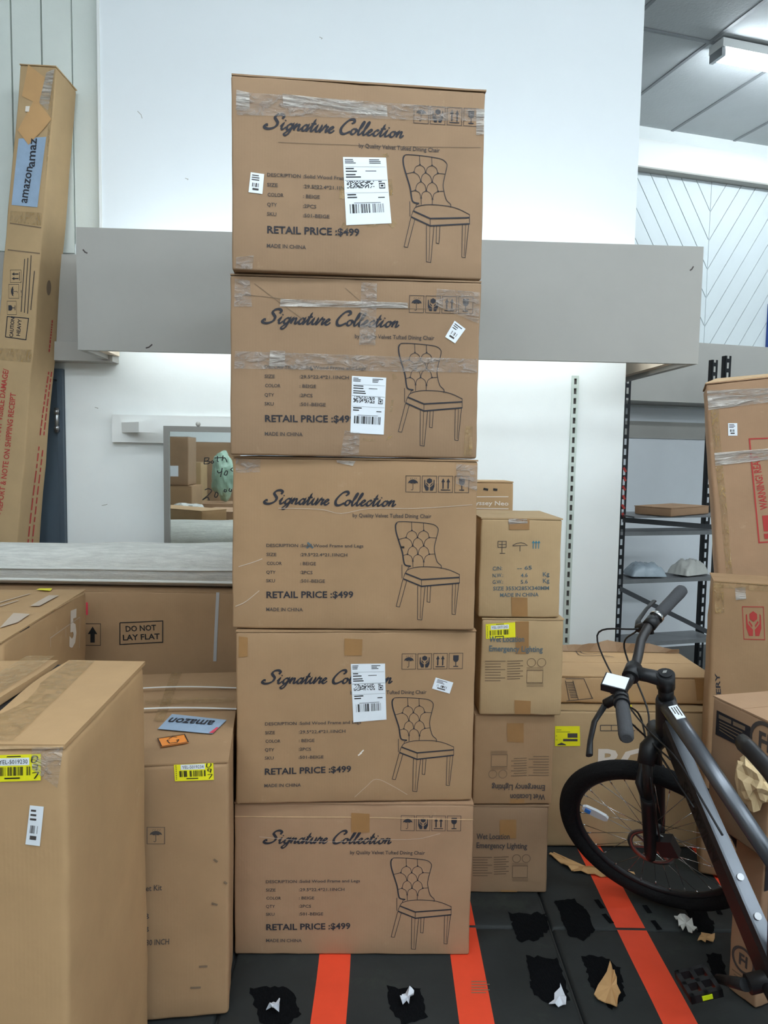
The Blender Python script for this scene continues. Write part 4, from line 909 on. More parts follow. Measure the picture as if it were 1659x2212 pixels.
def turned_icon(C, kind, x0, x1, y0, y1):
    a, b, c = (Vector(C.uv('front', *p)) for p in ((x1, y1), (x1, y0), (x0, y1))); e1 = b - a; e2 = (c - a) / 1.15
    C.print('front', ICON[kind].map(lambda x, y: tuple(a + e1 * x + e2 * y)), 'ink', 'handling_symbol')
turned_icon(Kc, 'glass', 16, 36, 651, 680); turned_icon(Kc, 'umbrella', 20, 42, 615, 645); turned_icon(Kc, 'arrows', 24, 47, 584, 611)
Kc.lines('front', [[(12, 728), (16, 684), (62, 688), (56, 734), (12, 728)]], 'ink', 'warning_frame', .004)
Kc.text('front', 'CAUTION!', (28, 729), (32, 684), 8, 'ink', 'warning_lettering', .02); Kc.text('front', 'HEAVY', (43, 726), (47, 690), 8, 'ink', 'warning_lettering', .02)
Kc.lines('front', [[(x, yb), (x + 9, yt)] for x, yb, yt in ((46, 674, 560), (53, 676, 558), (60, 678, 552), (67, 670, 586))], 'ink_soft', 'small_print', .004)
for t_, p0, p1, c in (('- REPORT & NOTE ON SHIPPING RECEIPT', (4, 1112), (36, 850), 12), ('CARTON SHOWS ANY VISIBLE DAMAGE/', (-14, 1060), (20, 798), 12)): Kc.text('front', t_, p0, p1, c, 'ink_red', 'red_lettering', .015)
rr = random.Random(5); sg = []
for x0_, x1_, y0_, y1_ in ((58, 84, 1185, 960), (67, 93, 1185, 960), (86, 104, 940, 800), (94, 110, 940, 800), (104, 112, 760, 690)):
    t = 0
    while t < .96: e_ = min(.98, t + rr.uniform(.04, .12)); sg.append([(x0_ + (x1_ - x0_) * t, y0_ + (y1_ - y0_) * t), (x0_ + (x1_ - x0_) * e_, y0_ + (y1_ - y0_) * e_)]); t = e_ + .025
Kc.lines('right', sg, 'ink_red', 'red_small_print', .011)['kind'] = 'stuff'
Kc.print('right', P2().disc(*Kc.uv('right', 106, 622), .02, .035), 'mark_brown', 'printed_mark')

# ================================================================== RIGHT SIDE: CARTONS BEHIND THE BICYCLE
GR = 'cardboard cartons at the right'
ye = 2.93; pe0 = PY(1170, 1700, ye); pe1 = PY(1553, 1700, ye); he = PY(1380, 1534, ye).z
E_ = Carton('bicycle_carton', 'large carton with a square yellow label behind the front wheel', pe1.x - pe0.x, .42, he, MF((pe0.x + pe1.x) / 2, ye, .001, .8, .42), 'card_grey', .006, 41, group=GR, r=.012)
l = E_.quad('front', [(1196, 1611), (1251, 1611), (1250, 1568), (1196, 1568)], 'yellow', 'yellow_label', .0018)
q = P2(); q.rect(.05, .8, .25, .82); q.rect(.05, .7, .6, .72); q.rect(.5, .42, .9, .64); q.rect(.32, .24, .9, .36); q.rect(.03, .5, .08, .52); q.rect(.03, .3, .1, .32); q.poly([(.08, .04), (.45, .04), (.4, .1), (.26, .18), (.12, .1)])
on_label(E_, 'front', [(1196, 1611), (1251, 1611), (1250, 1568), (1196, 1568)], 'ink_soft', 'label_print', q, l)
E_.text('front', 'BC', (1290, 1664), (1402, 1664), 46, 'ink_white', 'big_lettering', .03)
E_.lines('front', [[(1296, 1566), (1372, 1566)], [(1296, 1578), (1372, 1578)], [(1296, 1566), (1296, 1578)], [(1372, 1566), (1378, 1578)], [(1320, 1566), (1320, 1578)]], 'ink_soft', 'line_drawing', .003)
E_.quad('top', [(1340, 1534), (1368, 1534), (1364, 1524), (1336, 1524)], 'yellow', 'yellow_label', .003, grid=1)
pf0 = PY(1190, 1480, 2.985); pf1 = PY(1546, 1480, 2.985); hf = .118
Fl = Carton('flat_carton', 'flat worn carton lying on the large carton behind the handlebar', pf1.x - pf0.x, .4, hf, MF((pf0.x + pf1.x) / 2, 2.985, he + .006, .5, .4), 'card_d', .007, 42, group=GR, r=.012, rough=.006)
Fl.lines('front', [[(1222, 1470), (1230, 1512)], [(1238, 1470), (1250, 1512)], [(1222, 1466), (1262, 1466), (1280, 1508)], [(1224, 1514), (1282, 1508)]] + [[(1224 + k, 1474 + k * 3.6), (1240 + k, 1474 + k * 3.6)] for k in range(10)], 'ink_soft', 'label_print', .0026)
Fl.lines('top', [[(1243, 1405), (1256, 1416), (1300, 1416), (1326, 1420)], [(1250, 1403), (1262, 1412), (1300, 1411)]], 'ink_soft', 'line_drawing', .004, smooth=True)
Fl.quad('front', [(1506, 1512), (1545, 1508), (1540, 1454), (1500, 1456)], 'brown_tape', 'brown_tape', .003, grid=3); Fl.lines('front', [[(1514, 1446), (1524, 1450)], [(1520, 1460), (1536, 1458)], [(1526, 1480), (1545, 1476)], [(1530, 1470), (1540, 1466)]], 'hole_dark', 'torn_mark', .01)
# curled flap along its back edge
g = G(); vs = []; N = 18
for i in range(N + 1):
    x = -Fl.w / 2 + .1 + (Fl.w - .1) * i / N; hgt = .012 + .03 * math.sin(i / N * PI) + .01 * noise.noise(Vector((i * .7, 0, 3)))
    vs += [(x, .17, hf + .002), (x, .19 + .02 * math.sin(i), hf + hgt), (x, .195 + .02 * math.sin(i), hf + hgt), (x, .18, hf + .002)]
g.add(vs, [(4 * i + j, 4 * i + (j + 1) % 4, 4 * i + 4 + (j + 1) % 4, 4 * i + 4 + j) for i in range(N) for j in range(4)] + [(0, 1, 2, 3), (4 * N, 4 * N + 1, 4 * N + 2, 4 * N + 3)]); g.build('curled_flap', 'card_c', Fl.root)
o = scrap('cardboard_scrap', 'long pale cardboard strip on the mat in front of the large carton', [(1186, 1846), (1212, 1868), (1240, 1886), (1300, 1895), (1370, 1898), (1370, 1888), (1250, 1876), (1196, 1844)], 'kraft', 9, .003, .012)

# G carton with red hands, F tall leaning carton behind it, H and I fan cartons in front
yg = 2.74; pg = PY(1541, 1256, yg)
Gc = Carton('tall_carton', 'carton with a red hands symbol standing below the leaning carton at the right edge', .62, .2, pg.z, Matrix.Translation((pg.x, yg, .006)) @ Matrix.Rotation(math.radians(-20), 4, 'Z') @ Matrix.Translation((.31, .1, 0)), 'card_b', .006, 51, group=GR, r=.012, rough=.004)
a, b, c = (Vector(Gc.uv('front', *p)) for p in ((1607, 1381), (1652, 1382), (1604, 1311)))
q = ICON['hands'].map(lambda x, y: tuple(a + (b - a) * x + (c - a) / 1.15 * y)); Gc.print('front', q, 'ink_red', 'handling_symbol')
Gc.text('front', 'LIVERY', (1559, 1535), (1553, 1455), 9, 'ink', 'lettering', .02); Gc.quad('front', [(1590, 1296), (1612, 1294), (1610, 1268), (1588, 1270)], 'wrap', 'clear_tape', .003, grid=3); Gc.quad('front', [(1546, 1326), (1565, 1324), (1564, 1262), (1542, 1264)], 'tan_tape', 'tape', .003, grid=3); Gc.quad('front', [(1540, 1268), (1680, 1280), (1680, 1262), (1540, 1256)], 'tan_tape', 'tape', .0034, grid=6)
yf_ = 3.22; p0 = PY(1550, 1262, yf_ - .03); p1 = PY(1523, 838, yf_ + .1)
ax = (p1 - p0).normalized(); base = p0 - ax * (p0.z / ax.z); yv = Vector((0, 1, 0)); yv = (yv - ax * yv.dot(ax)).normalized(); xv = yv.cross(ax); wf, df = .55, .16
MFf = Matrix(((xv.x, yv.x, ax.x, base.x), (xv.y, yv.y, ax.y, base.y), (xv.z, yv.z, ax.z, .022), (0, 0, 0, 1))) @ Matrix.Rotation(math.radians(-19), 4, 'Z') @ Matrix.Translation((wf / 2, df / 2, 0))
hF = (p1 - base).length
Ff = Carton('tall_carton', 'tall leaning carton with red warning print and film-wrapped top at the right edge', wf, df, hF, MFf, 'card_a', .006, 52, group=GR, r=.012, rough=.004)
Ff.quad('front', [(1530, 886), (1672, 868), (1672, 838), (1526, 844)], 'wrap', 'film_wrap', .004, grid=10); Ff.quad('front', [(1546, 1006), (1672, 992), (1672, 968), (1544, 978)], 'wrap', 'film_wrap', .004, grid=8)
small_label(Ff, 'front', [(1574, 941), (1594, 941), (1593, 914), (1573, 914)], 53)
Ff.lines('front', [[(1675, 946), (1620, 948), (1640, 1172), (1675, 1170)]], 'ink_red', 'red_frame', .006); Ff.text('front', 'WARNING! READ', (1658, 1100), (1640, 985), 14, 'ink_red', 'red_lettering', .02); Ff.quad('front', [(1650, 1148), (1680, 1147), (1680, 1112), (1646, 1114)], 'ink_red', 'red_block', .0016, grid=2); Ff.quad('front', [(1652, 1164), (1680, 1163), (1680, 1152), (1650, 1153)], 'ink_red', 'red_block', .0016, grid=2)
Ff.quad('front', [(1571, 1262), (1584, 1262), (1552, 880), (1534, 880)], 'tan_tape', 'tape', .0022, grid=12)
g = G()
g.add([(-wf / 2, -df / 2, hF), (wf / 2, -df / 2, hF + .01), (wf / 2, df / 2, hF + .045), (-wf / 2 + .06, df / 2, hF + .05), (-wf / 2, -df / 2, hF - .004), (wf / 2, -df / 2, hF), (wf / 2, df / 2, hF - .004), (-wf / 2 + .06, df / 2, hF - .004)], [(0, 1, 2, 3), (4, 5, 6, 7), (0, 1, 5, 4), (1, 2, 6, 5), (2, 3, 7, 6), (3, 0, 4, 7)]).build('open_flap', 'card_edge', Ff.root)
# H: fan carton turned, its long left face running towards the camera
hz0, hz1 = .517, .9; ph = PZ(1541, 1501, hz1); pq = PZ(1672, 1562, hz1)
dv_ = Vector((pq.x - ph.x, pq.y - ph.y, 0)); LH = dv_.length; dv_.normalize(); xh = Vector((-dv_.y, dv_.x, 0)); 
MH = Matrix(((xh.x, -dv_.x, 0, ph.x), (xh.y, -dv_.y, 0, ph.y), (0, 0, 1, hz0), (0, 0, 0, 1))) @ Matrix.Translation((.2, -LH / 2, 0))
H = Carton('fan_carton', 'carton with a black label and round logo behind the bicycle at the right', .4, LH, hz1 - hz0, MH, 'card_a', .003, 54, group=GR)
H.quad('left', [(1547, 1586), (1619, 1622), (1623, 1570), (1550, 1534)], 'dark_label', 'black_label', .002, grid=4)
H.lines('left', [[(1555, 1547), (1582, 1560)], [(1586, 1562), (1612, 1574)]], 'mark_brown', 'label_print', .012, lift=.003)
H.lines('left', [[(1556, 1558 + k * 6), (1606 - k * 6, 1582 + k * 5)] for k in range(4)], 'mark_brown', 'label_print', .003, lift=.003)
def round_logo(C, face, px, py, r):
    c = C.uv(face, px, py); q = P2(); q.ring(c[0], c[1], r, r, r * .22); q.line([(c[0] - r * .3, c[1] - r * .5), (c[0] - r * .3, c[1] + r * .4), (c[0] + r * .1, c[1] + r * .4)], r * .2); q.line([(c[0] + r * .3, c[1] - r * .5), (c[0] + r * .3, c[1] + r * .5)], r * .2); q.line([(c[0] - r * .3, c[1]), (c[0] + r * .3, c[1])], r * .2)
    C.print(face, q, 'ink_soft', 'round_logo'); q = P2()
    for k in range(3): q.line([(c[0] - r * (1 - .2 * k), c[1] - r * (1.4 + .3 * k)), (c[0] + r * (1 - .2 * k), c[1] - r * (1.4 + .3 * k))], r * .12)
    C.print(face, q, 'ink_faint', 'small_print')
round_logo(H, 'left', 1652, 1603, .05)
# I: lower carton, narrow face with the same logo
pi0 = PZ(1571, 2134, 0); pi1 = PZ(1632, 2182, 0); dv_ = Vector((pi1.x - pi0.x, pi1.y - pi0.y, 0)); LI = dv_.length; dv_.normalize(); xh = Vector((-dv_.y, dv_.x, 0)); hi_ = .515
MI = Matrix(((xh.x, -dv_.x, 0, pi0.x), (xh.y, -dv_.y, 0, pi0.y), (0, 0, 1, .001), (0, 0, 0, 1))) @ Matrix.Translation((.04, -LI / 2, 0))
I = Carton('fan_carton', 'lower carton with a round logo on its narrow side, standing on the mat', .08, LI, hi_, MI, 'card_a', .003, 55, group=GR)
round_logo(I, 'left', 1606, 2075, .036)
I.quad('front', [(-.036, .36), (.036, .36), (.036, .44), (-.036, .44)], 'dark_label', 'black_label', .002, grid=3, uvs=True)
J = Carton('fan_carton', 'plain carton outside the frame at the right, under the black-label carton', .3, .22, hi_, Matrix.Translation((1.43, 2.12, .001)) @ Matrix.Rotation(math.radians(15), 4, 'Z'), 'card_a', .003, 56, group=GR)
# crumpled brown paper
def crumple(name, label, c, rx, ry, rz, m, seed, cat, amp=.35, fr=5, n=3):
    bm = bmesh.new(); bmesh.ops.create_icosphere(bm, subdivisions=n, radius=1)
    for v in bm.verts:
        k = 1 + amp * (noise.noise(v.co * fr * .4 + Vector((seed, 0, 0))) + .5 * noise.noise(v.co * fr + Vector((0, seed, 0)))); v.co = Vector((v.co.x * rx, v.co.y * ry, v.co.z * rz)) * k
    zmin = min(v.co.z for v in bm.verts)
    for v in bm.verts: v.co.z -= zmin
    g = G(); bm.verts.index_update(); g.add([v.co for v in bm.verts], [[v.index for v in f.verts] for f in bm.faces], False); bm.free()
    o = g.build(name, m); o.location = c; return tag(o, label, cat)
ip = H.uv('left', 1642, 1702); lp = H.fc['left'][0] + H.fc['left'][1] * ip[0] + H.fc['left'][2] * (ip[1] - .06)
o = crumple('crumpled_paper', 'crumpled pale brown paper sticking out of the carton side', lp + Vector((-.022, 0, 0)), .03, .06, .07, 'paper', 3, 'x', .5, 6); del o['category']; o.parent = H.root

# ================================================================== BLACK RACK
def rk(px, py, v):
    s, z = wall_right(px, py, v); return s, z
VF, VB = 4.5, 4.72
sl = rk(1353, 900, VF)[0]; sr = rk(1572, 790, VF)[0]; ztop = rk(1577, 769, VF)[1]
rack = thing('metal_rack', 'black slotted steel rack against the far wall beyond the partition', 'rack', MUV)
def post(x, y):
    g = G(); wd = .05; standard(g, x, y, -.02, ztop, wd, .07, .004); g.box((x - wd / 2, y - .004, -.02), (x - wd / 2 + .004, y + .035, ztop)); return g.build('upright', 'rack_black', rack)
for x in (sl, sr):
    post(x, VF); post(x + .07, VB)
zs = [rk(1450, 1147, VF)[1], rk(1440, 1249, VF)[1], rk(1440, 1384, VF)[1]]; zs_b = rk(1480, 1108, VF + .1)[1]
for z in zs:
    o = G().box((sl - .02, VF - .003, z - .03), (sr + .02, VF + .012, z)).box((sl - .02, VF + .012, z - .012), (sr + .02, VB + .03, z - .004)).build('shelf', 'rack_grey', rack)
G().box((sl, VF - .14, zs_b - .012), (sr, VB + .03, zs_b)).build('shelf', 'rack_grey', rack)
for za, zb2 in ((zs_b - .035, zs[0] + .02), (zs[1] - .06, zs[2] + .02), (.28, .0)):
    G().add([(x, y, z) for y in (VF - .009, VF - .005) for x, z in ((sl, za - .018), (sr, zb2 - .018), (sr, zb2 + .018), (sl, za + .018))], [(0, 1, 2, 3), (7, 6, 5, 4), (0, 4, 5, 1), (1, 5, 6, 2), (2, 6, 7, 3), (3, 7, 4, 0)]).build('brace', 'rack_dark', rack)
for k, y in enumerate((1010, 1030, 1050, 1070, 1090, 1108)):
    s_, z_ = rk(1346, y, VF - .01); q = P2().line([(sl - .012 + .006 * (k % 2), z_), (sl + .01, z_ - .03)], .018); G().add([(a, VF - .009, b) for a, b in q.v], q.f).build('red_marking', 'ink_red', rack)
pcx = rk(1440, 1090, VF + .2)[0]
cf = Carton('flat_carton', 'flat brown carton lying on the upper shelf of the black rack', .52, .28, .06, MUV @ MX(sl + .40, VF - .005, zs_b + .004, 24), 'card_a', .003, 61, group='cardboard cartons at the right')
def bag(px, py, rx, ry, rz, m, seed, label):
    """filled plastic mailer lying flat: pillow with a flat sealed rim and wrinkles"""
    s_, z_ = rk(px, py, VF + .11); g = G(); N = 22
    def hgt(u, v, top):
        e = max(0, (1 - abs(u) ** 3.5)) ** .55 * max(0, (1 - abs(v) ** 3.5)) ** .55
        wr = .22 * noise.noise(Vector((u * 2.2 + seed, v * 2.2, top))) + .12 * noise.noise(Vector((u * 6, v * 5 + seed, top)))
        return rz * (.12 + e * ((1.25 + wr * 1.6) if top else -.12))
    for top in (1, 0):
        vs = [(rx * u * (1 + .04 * noise.noise(Vector((v * 3, seed, 1)))), ry * v, hgt(u, v, top)) for u in (2 * i / N - 1 for i in range(N + 1)) for v in (2 * j / N - 1 for j in range(N + 1))]
        g.add(vs, [(i * (N + 1) + j, (i + 1) * (N + 1) + j, (i + 1) * (N + 1) + j + 1, i * (N + 1) + j + 1) for i in range(N) for j in range(N)], True)
    o = g.build('mailer_bag', m); o.location = UV(s_, VF + .11, zs[1] + .002); o.rotation_euler.z = YW + .1 * (seed - 4); return tag(o, label, 'bag', 'plastic mailer bags on the rack')
bag(1392, 1236, .13, .09, .07, 'bag_blue', 2, 'pale blue plastic mailer bag on the middle rack shelf'); bag(1486, 1234, .13, .09, .08, 'bag_clear', 7, 'grey-white plastic bag on the middle rack shelf, beside the leaning carton')

# ================================================================== BICYCLE  (local x forward, y left, z up; origin under the front axle)
BK = thing('bicycle', 'grey mountain bicycle heading away with its front wheel turned left', 'bicycle',
           Matrix.Translation((1.053, 2.456, 0.002)) @ Matrix.Rotation(1.612, 4, 'Z') @ Matrix.Rotation(-.236, 4, 'X') @ Matrix.Scale(1.013, 4))
R = .329; HA = math.radians(68); hh = Vector((-math.cos(HA), 0, math.sin(HA))); nn = Vector((math.sin(HA), 0, math.cos(HA))); AX = Vector((0, 0, R)); ax0 = AX - nn * .045
ST = Matrix.Translation(ax0) @ Matrix.Rotation(.915, 4, hh) @ Matrix.Translation(-ax0); I4 = Matrix.Identity(4)
def wheel(c, M, rotor_side, pre):
    prof = []
    for k in range(40):
        a = 2 * PI * k / 40; dr = .0022 if (abs(math.sin(a)) < .8 and math.cos(a) > 0 and k % 2) else 0; prof.append((R - .03 + (.03 - dr) * math.cos(a), (.029 - dr) * math.sin(a)))
    ty = G().lathe(prof, 80, 'Y', c)
    tyre = ty.build(pre + '_tire', 'rubber', BK, M)
    G().lathe([(R - .052, -.012), (R - .052, .012), (R - .066, .010), (R - .072, .004), (R - .072, -.004), (R - .066, -.010)], 72, 'Y', c).build('rim', 'matte_black', tyre, M)
    G().lathe([(.001, -.05), (.012, -.05), (.012, -.04), (.026, -.038), (.026, -.032), (.016, -.028), (.016, .028), (.026, .032), (.026, .038), (.012, .04), (.012, .05), (.001, .05)], 24, 'Y', c).build('hub', 'matte_black', tyre, M)
    for k in range(32):
        a = 2 * PI * k / 32; s = 1 if k % 2 else -1; b = a + (.75 if (k // 2) % 2 else -.75)
        p0 = Vector(c) + Vector((.025 * math.cos(b), s * .034, .025 * math.sin(b))); p1 = Vector(c) + Vector(((R - .07) * math.cos(a), s * .003, (R - .07) * math.sin(a)))
        G().tube([p0, p0 + (p1 - p0) * .93], .0011, 5).tube([p0 + (p1 - p0) * .93, p1], .0022, 5).build('spoke', 'chrome' if k % 3 else 'steel', tyre, M)
    y = .043 * rotor_side
    g = G().lathe([(.062, y - .001), (.08, y - .001), (.08, y + .001), (.062, y + .001)], 40, 'Y', c)
    for k in range(6): g.box((.01, y - .001, -.005), (.064, y + .001, .005), Matrix.Translation(c) @ Matrix.Rotation(k * PI / 3, 4, 'Y'))
    g.build('disc_rotor', 'steel', tyre, M); return tyre
fw_ = wheel(AX, ST, 1, 'front')
Mr = Matrix.Translation(AX) @ Matrix.Rotation(math.radians(-38), 4, 'Y')
g = G(); pr = [(.155, -.006), (.165, -.014), (.2, -.017), (.235, -.014), (.245, -.006), (.245, .006), (.235, .014), (.2, .017), (.165, .014), (.155, .006)]
g.add([Mr @ Vector((a, .02 + d, b)) for d in (-.004, .006) for a, b in pr], [list(range(10)), list(range(19, 9, -1))] + [(i, (i + 1) % 10, 10 + (i + 1) % 10, 10 + i) for i in range(10)]); rf = g.build('spoke_reflector', 'reflector', fw_, ST)
G().box((.215, .027, -.01), (.235, .03, .008), Mr).build('spoke_reflector', 'reflector_blue', fw_, ST)['label'] = 'blue patch of the spoke reflector'
# fork
for s in (-1, 1):
    y = s * .062; a = AX + Vector((0, y, 0))
    G().tube([a - hh * .03, a, a + hh * .06, a + hh * .24, a + hh * .26], [.016, .02, .021, .024, .025], 14).build('fork_leg', 'matte_black', BK, ST)
    G().tube([a + hh * .255, a + hh * .43], .015, 12).build('fork_stanchion', 'gunmetal_dark', BK, ST)
c0 = AX + hh * .44
G().tube([c0 + Vector((0, -.08, 0)) - hh * .02, c0 + Vector((0, -.045, 0)) + hh * .012, c0 - nn * .03 + hh * .03, c0 + Vector((0, .045, 0)) + hh * .012, c0 + Vector((0, .08, 0)) - hh * .02], [.026, .028, .032, .028, .026], 12).build('fork_crown', 'matte_black', BK, ST)
a = AX + hh * .25 + nn * .03; G().tube([a + Vector((0, -.062, 0)) - nn * .02, a + Vector((0, -.05, 0)) + hh * .05, a + hh * .075, a + Vector((0, .05, 0)) + hh * .05, a + Vector((0, .062, 0)) - nn * .02], .013, 10).build('fork_arch', 'matte_black', BK, ST)
G().box((-.09, .03, -.02), (-.03, .065, .05), Matrix.Translation(AX)).build('brake_caliper', 'matte_black', BK, ST)
# headset, stem, bar
G().tube([ax0 + hh * .63, ax0 + hh * .675], .022, 16).build('headset_spacer', 'matte_black', BK, ST)
G().tube([ax0 + hh * .672, ax0 + hh * .722], .026, 16).tube([ax0 + hh * .722, ax0 + hh * .728], .018, 16).build('stem_clamp', 'matte_black', BK, ST)
G().tube([ax0 + hh * .7, ax0 + hh * .703 + nn * .05, ax0 + hh * .703 + nn * .09], [.023, .02, .021], 14).build('stem', 'matte_black', BK, ST)
G().box((-.004, -.006, -.001), (.012, .006, .002), Matrix.Translation(ax0 + hh * .729)).build('stem_bolt', 'chrome', BK, ST)
bc = ax0 + hh * .703 + nn * .095; bw = .337
G().tube([bc + Vector((0, -.024, 0)), bc + Vector((0, .024, 0))], .025, 14).build('bar_clamp', 'matte_black', BK, ST)
def bar(t):      # t from -1 to 1
    s = 1 if t > 0 else -1; u = abs(t); k = min(1, max(0, (u - .1) / .45)); k = k * k * (3 - 2 * k); return bc + Vector((-.015 * k - .085 * max(0, u - .35) / .65, s * u * bw, .05 * k))
G().tube([bar(-1 + i / 20) for i in range(41)], .0145, 12).build('handlebar', 'gunmetal_dark', BK, ST)
for s in (-1, 1):
    g = G().tube([bar(s * (.62 + .38 * i / 8)) for i in range(9)] + [bar(s) + (bar(s) - bar(s * .95)).normalized() * .006], [.017, .0185, .019, .019, .019, .019, .0195, .02, .0185, .013], 16); g.build('grip', 'grip', BK, ST)
    G().tube([bar(s * .585), bar(s * .615)], .022, 16).build('grip_ring', 'chrome' if s < 0 else 'matte_black', BK, ST)
    p = bar(s * .5); G().tube([bar(s * .48), bar(s * .56)], .021, 12).tube([p, p + Vector((.05, s * .01, -.015))], .014, 10).build('brake_mount', 'matte_black', BK, ST)
    q0 = p + Vector((.05, s * .01, -.015)); G().tube([q0, q0 + Vector((.02, s * .06, -.01)), q0 + Vector((.012, s * .13, -.015)), q0 + Vector((.0, s * .18, -.02))], [.011, .009, .008, .01], 8, sy=.6).build('brake_lever', 'matte_black', BK, ST)
p = bar(.42); Md = Matrix.Translation(p + Vector((.0, 0, .03))) @ Matrix.Rotation(math.radians(-25), 4, 'Y')
dsp = G().box((-.035, -.027, -.012), (.035, .027, .01), Md).build('display_unit', 'matte_black', BK, ST); G().box((-.031, -.024, .01), (.031, .024, .012), Md).build('display_screen', 'label_white', dsp, ST)
G().box((-.02, -.012, -.03), (.012, .012, -.01), Md).build('display_mount', 'matte_black', dsp, ST)
G().tube([bar(-.6), bar(-.6) + Vector((.03, .01, -.02)), bar(-.6) + Vector((.035, .02, -.045))], .012, 8).build('shift_lever', 'matte_black', BK, ST)
def cable(pts, r=.003): G().tube(catmull([Vector(p) for p in pts], 8), r, 6).build('cable', 'matte_black', BK)
S = lambda p: ST @ Vector(p)
q1 = S(bar(.5) + Vector((.05, 0, -.015))); q2 = S(bar(-.5) + Vector((.05, 0, -.015))); hd_ = ax0 + hh * .5
cable([q1, q1 + Vector((.09, -.05, -.05)), hd_ + Vector((.13, .03, .0)), S(AX + hh * .33 + Vector((-.02, .09, 0))), S(AX + Vector((-.06, .07, .06)))]); cable([q2, q2 + Vector((.10, .02, -.08)), hd_ + Vector((.14, .0, .02)), hd_ + Vector((.02, .05, -.02)), hd_ + Vector((-.1, .04, -.04))])
cable([S(bar(.42)), S(bar(.42)) + Vector((.1, -.02, -.1)), hd_ + Vector((.1, .03, -.06)), hd_ + Vector((-.02, .045, -.05)), hd_ + Vector((-.2, .035, -.14))]); cable([q2 + Vector((-.02, 0, .01)), q2 + Vector((.1, .1, -.02)), hd_ + Vector((.15, .06, .06)), hd_ + Vector((.03, .045, .0)), hd_ + Vector((-.15, .038, -.02)), hd_ + Vector((-.35, .03, -.14))])
# frame
hb0 = ax0 + hh * .49; hb1 = ax0 + hh * .63; bb = Vector((-.66, 0, .29))
G().tube([hb0, hb0 + hh * .01, hb1 - hh * .01, hb1], [.028, .032, .03, .027], 18).build('head_tube', 'gunmetal_dark', BK)
def prism(p0, p1, w0, h0, w1, h1, bev=.3):
    d = (p1 - p0).normalized(); y = Vector((0, 1, 0)); z = d.cross(y).normalized(); z = z if z.z > 0 else -z; vs = []
    for p, w_, h_ in ((p0, w0, h0), (p0 + (p1 - p0) * .5, (w0 + w1) / 2, (h0 + h1) / 2), (p1, w1, h1)):
        for a, b in ((-1, -1 + bev), (-1 + bev, -1), (1 - bev, -1), (1, -1 + bev), (1, 1 - bev), (1 - bev, 1), (-1 + bev, 1), (-1, 1 - bev)): vs.append(p + y * a * w_ / 2 + z * b * h_ / 2)
    g = G().add(vs, [(i * 8 + k, i * 8 + (k + 1) % 8, i * 8 + 8 + (k + 1) % 8, i * 8 + 8 + k) for i in range(2) for k in range(8)] + [list(range(8)), list(range(16, 24))]); return g, d, z
d0 = ax0 + hh * .53; g, dd, dz_ = prism(d0, bb, .044, .09, .05, .13); dt = g.build('down_tube', 'gunmetal_dark', BK)
g, _, _ = prism(d0 + dz_ * .046, bb + dz_ * .066, .032, .004, .037, .004); g.build('bright_top_strip', 'gunmetal', dt)  # lighter metal strip paints the lit look of the tube's top face
L_ = (bb - d0).length
t_ = text2('SCHWINN', .03); a0, a1 = .26 * L_, .58 * L_
G().add([d0 + dd * (a0 + x * (a1 - a0)) + dz_ * (-.024 + .05 * y) + Vector((0, .0231 + .003 * (a0 + x * (a1 - a0)) / L_, 0)) for x, y in t_.v], t_.f).build('frame_lettering', 'ink_black', dt)
for k in (.66, .8): c = d0 + dd * (k * L_) + dz_ * (.046 + .021 * k); G().tube([c, c + dz_ * .008], .009, 10).build('bolt', 'steel', dt)
t0 = ax0 + hh * .612; st_top = Vector((-.80, 0, .70)); t1 = Vector((-.785, 0, .66))
tt = G().tube([t0, t0 + (t1 - t0) * .3, t1], [.027, .023, .02], 16).build('top_tube', 'gunmetal', BK)
c = t0 + (t1 - t0) * .12; dm = (t1 - t0).normalized(); up_ = Vector((0, 1, 0)).cross(dm); up_ = up_ if up_.z > 0 else -up_
Mt = Matrix((( dm.x, 0, up_.x, c.x), (dm.y, 1, up_.y, c.y), (dm.z, 0, up_.z, c.z), (0, 0, 0, 1))); stk = G().box((-.026, -.013, .0235), (.026, .013, .0262), Mt).build('white_decal', 'label_white', tt)
for k in range(3): G().box((-.02, -.009 + k * .007, .0262), (.018 - .006 * k, -.006 + k * .007, .0265), Mt).build('decal_print', 'ink_soft', stk)
G().tube([bb, st_top], .019, 14).build('seat_tube', 'gunmetal_dark', BK)
G().tube([st_top, st_top + (st_top - bb).normalized() * .2], .0145, 12).build('seat_post', 'matte_black', BK)
sp = st_top + (st_top - bb).normalized() * .2 + Vector((0, 0, .02)); g = G(); vs = []
for i in range(9):
    u = i / 8; x = .14 - .28 * u; w_ = .018 + .06 * max(0, (u - .35) / .65) ** 1.3; z = .02 + .012 * math.cos(u * PI * 2)
    for k in range(10): a = 2 * PI * k / 10; vs.append(sp + Vector((x, w_ * math.cos(a), z + .022 * math.sin(a))))
g.add(vs, [(i * 10 + k, i * 10 + (k + 1) % 10, i * 10 + 10 + (k + 1) % 10, i * 10 + 10 + k) for i in range(8) for k in range(10)], True); g.f += [list(range(10)), list(range(80, 90))]; g.sm += [False, False]; g.build('saddle', 'matte_black', BK)
RA = Vector((-1.1, 0, R)); wheel(RA, I4, 1, 'rear')
for s in (-1, 1):
    e = RA + Vector((0, s * .07, 0)); G().tube([bb + Vector((-.02, s * .035, 0)), e + Vector((.25, s * .0, -.02)), e], .011, 10).build('chain_stay', 'gunmetal_dark', BK); G().tube([st_top + Vector((0, s * .02, -.06)), e], .009, 10).build('seat_stay', 'gunmetal_dark', BK)
G().tube([bb + Vector((0, -.07, 0)), bb + Vector((0, .07, 0))], .024, 16).build('bottom_bracket', 'matte_black', BK)
